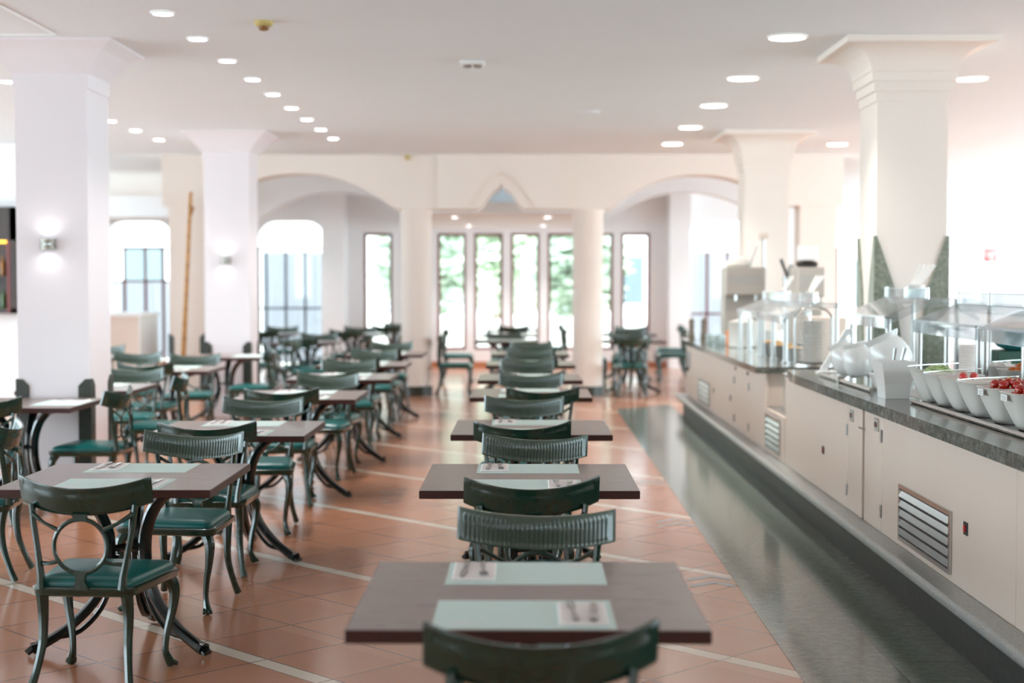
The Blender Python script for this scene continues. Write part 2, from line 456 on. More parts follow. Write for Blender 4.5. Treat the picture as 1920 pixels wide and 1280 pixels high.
# raised centre panel with a moulding round the pointed arch
mp = [(-1.21, CH), (-1.21, 2.575), (-.78, 2.575)]+sm([(-.78, 2.575), (-.70, 2.76), (-.52, 2.98), (-.40, 3.03), (-.33, 3.08), (-.26, 3.03), (-.14, 2.98), (.04, 2.76), (.12, 2.575)], 4)+[(.586, 2.575), (.586, CH)]
b = MB(); b.prism(mp, 'y', 20.765, 20.80)
struct(b.build('trim_2', 'cream'), 'raised panel around the pointed arch')
# second row of arches deeper in, carrying the vault
b = MB(); b.prism([(-9, CH), (-9, 2.62), (-4.55, 2.62)]+arc(-3.1, 1.3, 2.6, .44)+[(-1.79, CH)], 'y', 24.9, 25.2)
struct(b.build('wall_inner', 'plaster'), 'inner arch left of the bay')
b = MB(); b.prism([(1.35, CH)]+arc(2.65, 1.3, 2.6, .44)+[(4.4, 2.62), (4.4, CH)], 'y', 24.9, 25.2)
struct(b.build('wall_inner', 'plaster'), 'inner arch right of the bay')

def square_ring(hx, hy, z): return [(-hx, -hy, z), (hx, -hy, z), (hx, hy, z), (-hx, hy, z)]
# round columns
for cx, lab in ((-1.52, 'left'), (.868, 'right')):
    c = struct(empty('column_round', (cx, 21.03, 0)), '%s of the two round white columns under the arcade' % lab)
    b = MB(); b.lathe([(.212, .13), (.212, 2.50), (.222, 2.515), (.222, 2.575)], 40); b.build('shaft', 'cream', c, True)
    b = MB(); b.lathe([(.228, 0), (.228, .13)], 40); b.build('base', 'guard_green', c, True)
# square piers of the arcade
def guard(b, hx, hy, ht, wid, clip, th=.014, faces='all'):
    """four corner slabs wrapped round a square shaft, tops clipped on the inner side"""
    for sx in (-1, 1):
        for sy in (-1, 1):
            cx, cy = sx*hx, sy*hy
            poly = [(0, 0), (wid, 0), (wid, ht-clip), (wid-clip, ht), (0, ht)]
            P = [(cx+sx*th-sx*u if True else 0, z) for u, z in poly]
            b.prism(P, 'y', *sorted((cy, cy+sy*th)))
            P = [(cy-sy*u, z) for u, z in poly]
            b.prism(P, 'x', *sorted((cx, cx+sx*th)))
for cx, hw, lab in ((-4.68, .24, 'left'), (4.025, .256, 'right')):
    c = struct(empty('column_pier', (cx, 21.03, 0)), '%s square pier of the arcade' % lab)
    b = MB(); b.box(-hw, hw, -.21, .21, 0, 2.62); b.build('shaft', 'cream', c)
    b = MB(); guard(b, hw, .21, .86, .075, .05); b.build('corner_guard', 'guard_green', c)

# free-standing square columns: plain flared capitals on the left, stepped cavetto capitals on the right
def column_left(cx, cy, lab):
    c = struct(empty('column_square', (cx, cy, 0)), lab)
    h = .262; hy = .285
    b = MB(); b.box(-h, h, -hy, hy, 0, 2.99); b.build('shaft', 'lilac', c)
    r = [(.275, .298, 2.985), (.275, .298, 3.09), (.33, .345, 3.16), (.415, .42, 3.25), (.49, .49, CH-.012), (.49, .49, CH)]
    b = MB(); b.loft([square_ring(*q) for q in r]); b.build('capital', 'lilac', c)
    b = MB(); guard(b, h, hy, .88, .095, .05); b.build('corner_guard', 'guard_green', c)
    return c
column_left(-3.44, 11.25, 'nearest lilac white column with a wall light, left of the table rows')
column_left(-3.485, 17.9, 'second lilac white column with a wall light, left of the table rows')
def column_right(cx, cy, lab, tri=True):
    c = struct(empty('column_square', (cx, cy, 0)), lab)
    h = .255
    b = MB(); b.box(-h, h, -h-.02, h+.02, 0, 2.9); b.build('shaft', 'cream', c)
    prof = [(.268, 2.885), (.268, 2.955), (.285, 2.957), (.285, 3.025), (.303, 3.027), (.303, 3.095)]
    for i in range(9):
        t = pi/2*i/8; prof.append((.312+.2*(1-cos(t)), 3.097+.175*sin(t)))
    prof += [(.53, 3.275), (.53, CH-.02), (.53, CH)]
    b = MB(); b.loft([square_ring(q, q+.02, z) for q, z in prof]); b.build('capital', 'cream', c)
    if tri:
        b = MB(); th = .016; hh = h+.02
        poly = [(0, .955), (.215, .955), (.20, 1.18), (.152, 1.54), (.02, 1.92), (0, 1.92)]
        for sx in (-1, 1):
            for sy in (-1, 1):
                cx_, cy_ = sx*h, sy*hh
                b.prism([(cx_+sx*th-sx*u, z) for u, z in poly], 'y', *sorted((cy_, cy_+sy*th)))
                b.prism([(cy_-sy*u, z) for u, z in poly], 'x', *sorted((cx_, cx_+sx*th)))
        b.build('corner_guard', 'granite_guard', c)
    return c
column_right(2.79, 11.23, 'nearest cream column rising from the buffet with triangular granite corner guards')
column_right(2.81, 17.92, 'second cream column behind the buffet machines', tri=False)

# soffit with a hidden light at the far left, and its lamp
b = MB(); b.box(XL, -5.05, 24.3, 24.6, 2.62, 2.88); b.box(XL, -5.05, 24.3, 24.33, 2.88, 2.955); struct(b.build('trim_3', 'plaster'), 'soffit beam with hidden cove light at the far left')
for x0, x1 in ((-9.6, -7.4), (-7.2, -5.2)):
    b = MB(); b.box(x0, x1, 24.40, 24.56, 2.885, 2.915); o = b.build('cove_light', 'lamp_cove')
    tag(o, 'hidden warm strip lamp on the %s half of the soffit beam, far left' % ('left' if x0 < -9 else 'right'), 'strip light')

# ------------------------------------------------------------------ lamps
def lamp(name, loc, energy, size, color, shape='DISK', rot=(0, 0, 0), parent=None, spot=None):
    L = bpy.data.lights.new(name, 'SPOT' if spot else 'AREA'); L.energy = energy; L.color = color
    if spot: L.spot_size = radians(spot); L.spot_blend = 1.0; L.shadow_soft_size = size
    else: L.shape = shape; L.size = size
    o = bpy.data.objects.new(name, L); COL.objects.link(o); o.location = loc; o.rotation_euler = rot
    if parent is not None: o.parent = parent
    return o
def downlight(x, y, z, r, mat, label, group, energy, color):
    t = thing('ceiling_light', label, 'downlight', (x, y, z), 0, group)
    b = MB(); b.lathe([(r+.018, -.001), (r+.018, -.008), (r+.004, -.014), (r, -.006), (r-.004, -.001)], 24, caps=False); b.build('trim_ring', 'white_plastic', t, True)
    b = MB(); b.lathe([(r, -.004), (r*.9, -.010), (r*.5, -.013), (.001, -.014)], 24); b.build('diffuser', mat, t, True)
    lamp('bulb', (0, 0, -.03), energy, r*.9, color, parent=t, spot=104)
ordn = ['nearest', 'second', 'third', 'fourth', 'fifth', 'sixth', 'seventh', 'eighth', 'farthest']
LY = [9.76, 10.79, 11.86, 12.96, 13.99, 15.10, 16.17, 17.25, 18.35]
for i, y in enumerate(LY):
    downlight(-2.33, y, CH, .062, 'lamp_cool', '%s small round downlight of the row right of the lilac columns' % ordn[i], 'small downlights right of the left columns', 75, (1, .97, .95))
for i, y in enumerate((13.08, 15.2, 16.31, 17.35, 18.47)):
    downlight(-4.47, y, CH, .062, 'lamp_cool', '%s small round downlight of the far left row beyond the lilac columns' % ordn[i], 'small downlights at far left', 60, (1, .97, .95))
for i, y in enumerate((10.76, 12.93, 14.93, 17.05, 19.10)):
    downlight(1.85, y, CH, .125, 'lamp_warm', '%s large round downlight of the row left of the cream columns' % ordn[i], 'large downlights left of the cream columns', 190, (1, .95, .89))
for i, y in enumerate((12.98, 19.19)):
    downlight(3.8 if i == 0 else 3.94, y, CH, .125, 'lamp_warm', '%s large round downlight right of the cream columns' % ['nearer', 'farther'][i], 'large downlights right of the cream columns', 190, (1, .95, .89))
for x, y, z, lab in ((-4.05, 25.9, CH, 'small downlight under the left arch'), (3.32, 25.9, CH, 'small downlight under the right arch'),
                  (-1.08, 23.2, 2.57, 'small downlight over the bay, left and nearer'), (-1.0, 26.8, 2.57, 'small downlight over the bay, left and farther'),
                  (.34, 23.2, 2.57, 'small downlight over the bay, right and nearer'), (.32, 26.8, 2.57, 'small downlight over the bay, right and farther')):
    downlight(x, y, z, .06, 'lamp_cool', lab, 'small downlights beyond the arcade', 110, (1, .98, .97))

# wall lights on the lilac columns
def wall_light(x, y, z, lab):
    t = thing('wall_light', lab, 'wall light', (x, y, z), 0, 'wall lights on the lilac columns')
    b = MB(); b.box(-.03, .03, -.03, 0, -.03, .03); b.build('bracket', 'steel', t)
    for zz in (.021, -.021):
        b = MB(); n = 14
        out = [(.056*cos(pi+pi*k/n), .062*sin(pi+pi*k/n)-.002) for k in range(n+1)]
        inn = [(.052*cos(pi+pi*k/n), .058*sin(pi+pi*k/n)-.002) for k in range(n, -1, -1)]
        b.prism(out+inn, 'z', zz-.017, zz+.017); b.build('shade', 'sconce', t, True)
    b = MB(); b.tube([(0, -.028, -.030), (0, -.028, .030)], .008, 8); b.build('lamp_tube', 'white_plastic', t, True)
    for s in (1, -1):
        lamp('bulb', (0, -.06, .03*s), 1.1, .03, (1, .95, .98), rot=(0 if s < 0 else pi, 0, 0), parent=t, spot=150)
wall_light(-3.466, 10.96, 1.86, 'steel half round wall light glowing on the nearest lilac column')
wall_light(-3.497, 17.61, 1.83, 'steel half round wall light glowing on the second lilac column')

# ceiling fittings
t = thing('smoke_detector', 'yellowish round smoke detector on the ceiling near the small downlights', 'detector', (-1.74, 10.1, CH))
b = MB(); b.lathe([(.062, 0), (.062, -.02), (.05, -.034)], 20); b.build('base', 'detector', t, True)
b = MB(); b.lathe([(.036, -.034), (.034, -.055), (.022, -.062)], 16); b.build('sensor_head', 'node', t, True)
t = thing('ceiling_emergency_light', 'small square twin-lamp emergency light in the middle of the ceiling', 'light', (-.417, 11.97, CH))
b = MB(); b.rbox(-.095, .095, -.09, .09, -.03, 0, .006); b.build('housing', 'white_plastic', t)
for s in (-1, 1):
    b = MB(); b.lathe([(.034, -.03), (.036, -.042), (.024, -.05)], 16, (s*.042, 0)); b.build('lamp_head', 'brushed', t, True)
b = MB(); b.lathe([(.11, 0), (.10, -.012), (.06, -.016)], 20); o = b.build('ceiling_speaker', 'ceiling', None, True, (.655, 15.53, CH)); tag(o, 'flat round ceiling cover above the middle table row', 'ceiling cover')
b = MB(); b.box(-3.30, -3.285, 9.4, 10.6, CH-.012, CH); b.box(-4.4, -3.3, 10.60, 10.612, CH-.012, CH)
struct(b.build('trim_4', 'plaster'), 'joint strips on the ceiling above the nearest lilac column')
t = thing('wall_mounted_sensor', 'small yellow-brown sensor at the top of the arcade wall', 'sensor', (-1.615, 20.79, 3.28))
b = MB(); b.rbox(-.035, .035, -.05, 0, -.03, .03, .006); b.build('body', 'detector', t)

# ------------------------------------------------------------------ chair
R_ARC, TH_M = .472, radians(33.4)
def arc_pt(th, r=R_ARC): return (r*sin(th), .232-r*cos(th))
def make_chair():
    root = empty('dining_chair')
    # backrest band: concave inside face with a row of vertical flutes, plain outside face with an outline groove
    ncol = 34*4; b = MB(); nz = 9
    def top(u): return .803+.041*u*u
    def bot(u): return .695+.044*u*u
    inner, outer = [], []
    for i in range(ncol+1):
        u = -1+2*i/ncol; th = TH_M*u
        for side, lst in ((0, inner), (1, outer)):
            col = []
            for k in range(nz):
                w = [0, .06, .14, .2, .5, .72, .80, .93, 1][k]
                z = bot(u)+(top(u)-bot(u))*w
                lean = -.030*(w-.5)
                if side == 0:
                    r = R_ARC-.008
                    if abs(u) < .93 and 2 <= k <= 5 and i % 4 in (2, 3): r += .0055
                    if k in (0, 8): r += .003
                else:
                    r = R_ARC+.008
                    if k in (0, 8): r -= .003
                    if k == 6 and abs(u) < .9: r -= .004
                x, y = arc_pt(th, r); col.append((x, y+lean, z))
            lst.append(col)
    rings = [inner[i]+outer[i][::-1] for i in range(ncol+1)]
    b.loft(rings)
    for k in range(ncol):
        for i in range(8): b.mi[k*2*nz+i] = 1      # the fluted inside face is paler, rougher and more mottled than the outside
    b.build('backrest', ['iron', 'iron_pale'], root, True, angle=50)
    # back frame: two posts, ring, four straps and a fluted foot
    b = MB()
    for s in (-1, 1):
        b.tube([(s*.205, -.197, .735), (s*.197, -.203, .66), (s*.178, -.212, .55), (s*.163, -.222, .46), (s*.160, -.225, .41)], [.0125, .012, .012, .015, .019], 8, ell=1.3)
        for a, zp, xp in ((35, .700, .200), (-33, .505, .166)):
            cx, cz = .105*cos(radians(a)), .577+.105*sin(radians(a))
            b.tube([(s*cx, -.235, cz), (s*(cx+xp)/2, -.232, (cz+zp)/2-.004), (s*xp, -.212, zp)], [.010, .007, .010], 6)
    n = 28
    for k in range(1):
        ringp = [(.105*cos(2*pi*i/n), -.236, .577+.105*sin(2*pi*i/n)) for i in range(n)]
        rr = []
        for i in range(n):
            c = Vector(ringp[i]); d = Vector((cos(2*pi*i/n), 0, sin(2*pi*i/n)))
            rr.append([tuple(c+d*.009*cos(2*pi*j/8)+Vector((0, 1, 0))*.008*sin(2*pi*j/8)) for j in range(8)])
        vs = [p for r in rr for p in r]
        fs = [(i*8+j, i*8+(j+1) % 8, ((i+1) % n)*8+(j+1) % 8, ((i+1) % n)*8+j) for i in range(n) for j in range(8)]
        b.add(vs, fs)
    b.loft([[(-w, -.236-t, z), (w, -.236-t, z), (w, -.236+t, z), (-w, -.236+t, z)] for w, t, z in ((.034, .011, .410), (.018, .010, .44), (.020, .010, .465), (.028, .009, .478))])
    b.loft([[(-w, -.238-t, z), (w, -.238-t, z), (w, -.238+t, z), (-w, -.238+t, z)] for w, t, z in ((.030, .009, .676), (.026, .009, .69), (.034, .009, .702))])
    b.build('back_frame', 'iron', root, True)
    # seat
    def outline(g):
        pts = []
        cs = [(-.200, -.225, 180, .05), (.200, -.225, 270, .05), (.245, .232, 0, .045), (-.245, .232, 90, .045)]
        for x, y, a0, r in cs:
            sx = 1 if x > 0 else -1; sy = 1 if y > 0 else -1
            cx, cy = x-sx*r, y-sy*r
            for k in range(6):
                a = radians(a0+90*k/5); pts.append((cx+(r+g)*cos(a), cy+(r+g)*sin(a)))
        return pts
    b = MB()
    b.loft([[(x, y, z) for x, y in outline(g)] for g, z in ((-.006, .378), (.004, .383), (.006, .396), (.010, .402), (.010, .412), (.002, .416))])
    b.build('seat_frame', 'iron', root, True)
    b = MB(); o0 = outline(-.012)
    def sc(f, z): return [(x*f, y*f, z) for x, y in o0]
    b.loft([sc(.99, .412), sc(1.0, .424), sc(.985, .436), sc(.94, .446), sc(.8, .453), sc(.5, .457), sc(.15, .458)])
    b.build('seat', 'vinyl', root, True)
    # legs
    def foot(b, x, y, dx, dy):
        d = Vector((dx, dy, 0)).normalized(); p = Vector((-d.y, d.x, 0))
        for k in (-1, 0, 1):
            a = Vector((x, y, .020))+p*.011*k; e = a+d*(.020 if k == 0 else .014)+p*.006*k
            b.tube([tuple(a-d*.012+Vector((0, 0, .006))), tuple(a), tuple(e+Vector((0, 0, -.010)))], [.010, .0115, .008], 6)
    for s in (-1, 1):
        b = MB(); P = sm([(s*.198, .190, .392, .026), (s*.226, .214, .335, .022), (s*.222, .214, .25, .0165), (s*.202, .197, .15, .013), (s*.196, .190, .075, .012), (s*.206, .203, .035, .015), (s*.214, .214, .012, .017)], 4)
        b.tube([q[:3] for q in P], [q[3]*1.18 for q in P], 8); foot(b, s*.214, .218, s*.5, 1)
        b.build('leg', 'iron', root, True)
        b = MB(); P = sm([(s*.168, -.200, .392, .022), (s*.170, -.186, .30, .018), (s*.170, -.196, .19, .015), (s*.184, -.232, .08, .0135), (s*.198, -.262, .012, .016)], 5)
        b.tube([q[:3] for q in P], [q[3]*1.2 for q in P], 8)
        b.build('leg', 'iron', root, True)
    return root

# ------------------------------------------------------------------ table
TT = .744
def make_table():
    root = empty('dining_table')
    b = MB(); h = .45; e = .004
    b.rbox(-h, h, -h, h, TT-.034, TT-.0008, .002, 0); b.box(-h+.003, h-.003, -h+.003, h-.003, TT-.001, TT, 1)
    b.build('table_top', ['redwood', 'laminate'], root)
    for k, a in enumerate((90, 210, 330)):
        ca, sa = cos(radians(a)), sin(radians(a)); b = MB()
        P = sm([(.29, .700, .016), (.235, .690, .020), (.15, .62, .021), (.10, .52, .021), (.088, .42, .021), (.105, .31, .020), (.165, .20, .019), (.27, .105, .018), (.38, .045, .019), (.425, .030, .022)], 4)
        b.tube([(r*ca, r*sa, z) for r, z, q in P], [q*1.25 for r, z, q in P], 8, ell=1.2)
        P = sm([(.055, .40, .008), (.075, .30, .009), (.13, .17, .009), (.22, .085, .009), (.30, .070, .010)], 4)
        b.tube([(r*ca, r*sa, z) for r, z, q in P], [q*1.25 for r, z, q in P], 6)
        b.tube([(.13*ca, .13*sa, .245), (.098*ca, .098*sa, .215)], .010, 6)
        for j in (-1, 0, 1):
            c = Vector((.425*ca, .425*sa, .028)); d = Vector((ca, sa, 0)); p = Vector((-sa, ca, 0))
            b.tube([tuple(c-d*.012+p*.010*j), tuple(c+p*.013*j), tuple(c+d*.022+p*.016*j+Vector((0, 0, -.014)))], [.012, .013, .010], 6)
        b.build('leg', 'iron_dark', root, True)
    b = MB()
    q = [(.088*cos(radians(a)), .088*sin(radians(a)), .43) for a in (90, 210, 330)]
    for i in range(3): b.tube([q[i], q[(i+1) % 3]], .011, 6)
    b.build('brace', 'iron_dark', root, True)
    b = MB(); b.lathe([(.31, TT-.046), (.31, TT-.0345)], 24); b.build('mounting_plate', 'iron_dark', root, True)
    return root

# ------------------------------------------------------------------ place settings
def make_mat():
    b = MB(); b.box(-.229, .229, -.165, .165, 0, .0012, 0)
    for k, (x0, x1) in enumerate(((-.19, -.115), (-.185, -.12), (-.175, -.13))):
        b.box(x0, x1, -.128+.016*k, -.118+.016*k, .0012, .0016, 1)
    return b.build('placemat', ['mat', 'matprint'])
def make_napkin():
    b = MB(); b.rbox(-.062, .062, -.125, .125, .0018, .0058, .0015); b.rbox(-.060, .060, -.122, .120, .0058, .0078, .001)
    return b.build('napkin', 'napkin')
def make_knife():
    b = MB()
    b.loft([[(-w, y, .0095), (w, y, .0095), (w, y, .0095+t), (-w, y, .0095+t)] for w, t, y in ((.007, .005, -.112), (.0085, .006, -.09), (.006, .005, -.02), (.005, .003, -.01), (.0095, .002, .01), (.010, .002, .07), (.005, .0015, .108))])
    return b.build('knife', 'cutlery', None, True)
def make_fork():
    b = MB()
    b.loft([[(-w, y, z), (w, y, z), (w, y, z+.003), (-w, y, z+.003)] for w, z, y in ((.007, .0095, -.108), (.0075, .0095, -.08), (.004, .011, .0), (.005, .011, .03), (.012, .010, .05))])
    for k in range(4):
        x = -.0095+.0063*k
        b.loft([[(x-.0017, y, z), (x+.0017, y, z), (x+.0015, y, z+.0025), (x-.0015, y, z+.0025)] for y, z in ((.048, .010), (.075, .0105), (.098, .0135))])
    return b.build('fork', 'cutlery', None, True)
PROTO = {}
def flat(kind, make, loc, rz, label, cat, group):
    if kind not in PROTO:
        o = make(); PROTO[kind] = o
    else:
        o = PROTO[kind].copy(); COL.objects.link(o)
    o.location = loc; o.rotation_euler = (0, 0, rz)
    tag(o, label, cat, group)
def setting(tx, ty, side, where, jit, cutlery=True):
    """side -1: the diner sits nearer the camera, +1: beyond the table"""
    rz = (0 if side < 0 else pi)+jit
    cy = ty+side*.272
    def at(u, v):
        return (tx+u*cos(rz)-v*sin(rz), cy+u*sin(rz)+v*cos(rz), TT)
    w = ('near side' if side < 0 else 'far side')
    flat('mat', make_mat, at(0, 0), rz, 'mint paper placemat, %s, %s' % (w, where), 'placemat', 'mint placemats on the tables')
    flat('nap', make_napkin, at(.150, -.008), rz, 'folded white napkin, %s, %s' % (w, where), 'napkin', 'napkins on the placemats')
    if cutlery:
        flat('fork', make_fork, at(.125, -.004), rz+.05, 'steel fork on a napkin, %s, %s' % (w, where), 'fork', 'forks on the napkins')
        flat('knife', make_knife, at(.178, -.006), rz-.04, 'steel knife on a napkin, %s, %s' % (w, where), 'knife', 'knives on the napkins')

chair0 = table0 = None
def chair(x, y, rz, label, group):
    global chair0
    lab = label
    if chair0 is None:
        chair0 = make_chair(); chair0.location = (x, y, 0); chair0.rotation_euler = (0, 0, rz); tag(chair0, lab, 'chair', group)
    else: dup(chair0, (x, y, 0), rz, lab, None, group)
def table(x, y, label, group, rz=0.0):
    global table0
    if table0 is None:
        table0 = make_table(); table0.location = (x, y, 0); table0.rotation_euler = (0, 0, rz); tag(table0, label, 'table', group)
    else: dup(table0, (x, y, 0), rz, label, None, group)

nth = ['nearest', 'second', 'third', 'fourth', 'fifth', 'sixth', 'seventh']
# middle row: (table centre x, near edge y, near chair (x, tips y, turn), far chair (x, tips y, turn))
MID = [(.007, 3.66, (.024, 3.35, .07), (.019, 4.98, -.10)),
       (.017, 6.11, (.010, 5.82, .09), (.017, 7.41, -.17)),
       (.035, 8.33, (-.026, 8.13, .06), (-.034, 9.86, -.15)),
       (.041, 10.99, (.104, 10.75, .12), (.023, 12.34, -.12)),
       (.041, 12.87, (.05, 12.62, .05), (.02, 14.55, 0)),
       (.051, 15.13, (.06, 14.95, 0), (.05, 16.75, 0)),
       (.055, 17.3, (.08, 17.1, 0), (.082, 18.85, .03))]
for i, (tx, ny, nc, fc) in enumerate(MID):
    row = '%s table of the middle row' % nth[i]
    ty = ny+.45
    table(tx, ty, 'square wood-look table, %s of the middle row in line with the camera' % nth[i], 'tables of the middle row')
    chair(nc[0], nc[1]+.16, nc[2], 'green chair, plain back to the camera, near side of %s' % row, 'chairs of the middle row')
    chair(fc[0], fc[1]-.16, pi+fc[2], 'green chair, fluted back facing the camera, far side of %s' % row, 'chairs of the middle row')
    setting(tx-.01, ty, -1, 'the '+row, 0, i < 5); setting(tx-.005, ty, 1, 'the '+row, 0, i < 5)
LEFT = [(-1.735, 6.12, (-1.695, 5.83, -.07), (-1.699, 7.555, -.15)),
        (-1.665, 8.25, (-1.728, 8.09, .10), (-1.708, 9.785, .0)),
        (-1.67, 10.79, (-1.743, 10.62, .14), (-1.66, 12.38, -.2)),
        (-1.615, 12.95, (-1.67, 12.71, 0), (-1.685, 14.50, .10)),
        (-1.65, 15.03, (-1.70, 14.88, 0), (-1.682, 16.70, 0)),
        (-1.63, 17.25, (-1.66, 17.0, 0), (-1.682, 18.78, -.1))]
for i, (tx, ny, nc, fc) in enumerate(LEFT):
    row = '%s table of the left row' % nth[i]
    ty = ny+.45
    table(tx, ty, 'square wood-look table, %s of the row left of the middle row' % nth[i], 'tables of the left row')
    chair(nc[0], nc[1]+.16, nc[2], 'green chair, plain back to the camera, near side of %s' % row, 'chairs of the left row')
    chair(fc[0], fc[1]-.16, pi+fc[2], 'green chair, fluted back facing the camera, far side of %s' % row, 'chairs of the left row')
    setting(tx+.005, ty, -1, 'the '+row, 0, i < 5); setting(tx-.01, ty, 1, 'the '+row, 0, i < 5)
# column-side row
CS = [(-3.50, 10.05, 'against the front of the nearest lilac column'), (-3.50, 11.60, 'behind the nearest lilac column'),
      (-3.44, 14.13, 'halfway between the two lilac columns'), (-3.40, 16.60, 'against the front of the second lilac column')]
for i, (tx, ny, w) in enumerate(CS):
    ty = ny+.45
    table(tx, ty, 'square wood-look table '+w, 'tables beside the lilac columns')
    for s in ((-1, 1) if i in (1, 2) else (1,)):
        pass
def side_setting(tx, ty, sx, where):
    rz = pi/2*sx
    def at(u, v): return (tx+sx*.272+u*cos(rz)-v*sin(rz), ty+u*sin(rz)+v*cos(rz), TT)
    w = 'right side' if sx > 0 else 'left side'
    flat('mat', make_mat, at(0, 0), rz, 'mint paper placemat, %s, table %s' % (w, where), 'placemat', 'mint placemats on the tables')
    flat('nap', make_napkin, at(.150, -.008), rz, 'folded white napkin, %s, table %s' % (w, where), 'napkin', 'napkins on the placemats')
    flat('fork', make_fork, at(.125, -.004), rz+.05, 'steel fork, %s, table %s' % (w, where), 'fork', 'forks on the napkins')
    flat('knife', make_knife, at(.178, -.006), rz-.04, 'steel knife, %s, table %s' % (w, where), 'knife', 'knives on the napkins')
side_setting(-3.50, 10.50, 1, CS[0][2]); side_setting(-3.40, 17.05, 1, CS[3][2])
setting(-3.50, 12.05, 1, 'the table '+CS[1][2], 0); setting(-3.44, 14.58, 1, 'the table '+CS[2][2], 0); setting(-3.44, 14.58, -1, 'the table '+CS[2][2], 0)
G = 'chairs beside the lilac columns'
# facing -X: rz = +90deg ; facing +X: rz = -90deg
chair(-2.97, 8.05, pi/2+.10, 'green iron chair facing left, in front of the table against the nearest lilac column', G)
chair(-3.05, 10.60, pi/2-.08, 'green chair facing left, right of the table against the nearest lilac column', G)
chair(-3.60, 9.90, .35, 'green chair turned askew, back to camera, before the table against the nearest lilac column', G)
chair(-2.98, 12.15, pi/2+.08, 'green iron chair facing left on the right of the table behind the nearest lilac column', G)
chair(-3.42, 12.74+.22, pi, 'green iron chair with fluted back facing the camera behind the nearest lilac column', G)
chair(-3.52, 14.10, .0, 'green chair, plain back to camera, table halfway between the lilac columns', G)
chair(-3.434, 15.47, pi, 'green chair, fluted back facing camera, table halfway between the lilac columns', G)
chair(-3.00, 16.55, pi/2, 'green iron chair facing left on the right of the table at the second lilac column', G)
chair(-2.80, 19.6, -pi/2, 'green iron chair facing right just beyond the second lilac column', G)
# far-left tables, mostly cut by the frame or hidden by the nearest lilac column
G = 'chairs at the far left tables'
for i, (tx, ty, w) in enumerate(((-5.35, 13.4, 'at the left picture edge'), (-5.0, 16.9, 'left of the second lilac column'), (-3.95, 8.25, 'cut by the left picture edge in front of the lilac column'))):
    table(tx, ty, 'square wood-look table '+w, 'far left tables')
    if i < 2:
        chair(tx+.02, ty-.62, .06, 'green chair, plain back to camera, near side of table '+w, G)
        chair(tx, ty+.72, pi, 'green chair facing the camera, far side of table '+w, G)
        setting(tx, ty, -1, 'the table '+w, 0, False); setting(tx, ty, 1, 'the table '+w, 0, False)
chair(-4.16, 15.9, pi-.1, 'green iron chair facing the camera beside the white service desk', G)
# far tables beyond the arcade
G = 'chairs beyond the arcade'
FT = [(-.27, 21.5, 'between the two round columns'), (-.25, 23.9, 'second behind the round columns'), (-.22, 26.4, 'in front of the middle tall windows'),
      (1.52, 21.5, 'right of the right round column'), (1.62, 24.2, 'by the right end of the tall windows'),
      (-3.05, 21.0, 'under the left arch'), (-4.1, 24.2, 'by the glazed screen under the left arch'), (-2.75, 24.2, 'left of the left round column'), (-2.3, 26.5, 'by the leftmost tall window')]
for i, (tx, ty, w) in enumerate(FT):
    table(tx, ty, 'square wood-look table beyond the arcade, '+w, 'tables beyond the arcade')
    flat('mat', make_mat, (tx, ty-.272, TT), 0, 'mint placemat on the far table '+w, 'placemat', 'mint placemats on the tables')
FCH = [(-.98, 21.0, -pi/2, 'facing right, left of the table between the two round columns'),
       (-.30, 22.15, pi+.1, 'facing the camera, beyond the table between the two round columns'),
       (-1.05, 23.6, -pi/2, 'facing right, left of the second table behind the round columns'),
       (.42, 23.9, pi/2, 'facing left, right of the second table behind the round columns'),
       (-.22, 25.85, .15, 'with its back to the camera in front of the middle tall windows'),
       (.42, 26.2, pi/2, 'facing left in front of the middle tall windows'),
       (1.46, 20.75, 0, 'with its back to the camera right of the right round column'),
       (1.50, 22.2, pi, 'facing the camera right of the right round column'),
       (.98, 22.6, -pi/2, 'facing right, half hidden by the right round column'),
       (1.62, 23.5, .1, 'with its back to the camera by the right end of the tall windows'),
       (1.75, 24.9, pi, 'facing the camera by the right end of the tall windows'),
       (2.33, 23.9, pi/2, 'facing left at the right end of the tall windows'),
       (2.45, 25.6, pi/2, 'facing left, farthest one near the right pilaster'),
       (-3.05, 20.3, .1, 'with its back to the camera under the left arch'),
       (-3.0, 21.75, pi, 'facing the camera under the left arch'),
       (-3.72, 21.0, -pi/2, 'facing right under the left arch'),
       (-2.38, 21.1, pi/2, 'facing left under the left arch'),
       (-4.1, 23.55, 0, 'with back to camera by the glazed screen under the left arch'),
       (-4.05, 24.95, pi, 'facing the camera by the glazed screen under the left arch'),
       (-2.80, 23.6, .1, 'with its back to the camera left of the left round column'),
       (-2.75, 24.9, pi, 'facing the camera left of the left round column'),
       (-2.35, 25.9, 0, 'with its back to the camera by the leftmost tall window'),
       (-2.3, 27.15, pi, 'facing the camera by the leftmost tall window')]
for x, y, rz, w in FCH: chair(x, y, rz, 'green chair '+w, G)

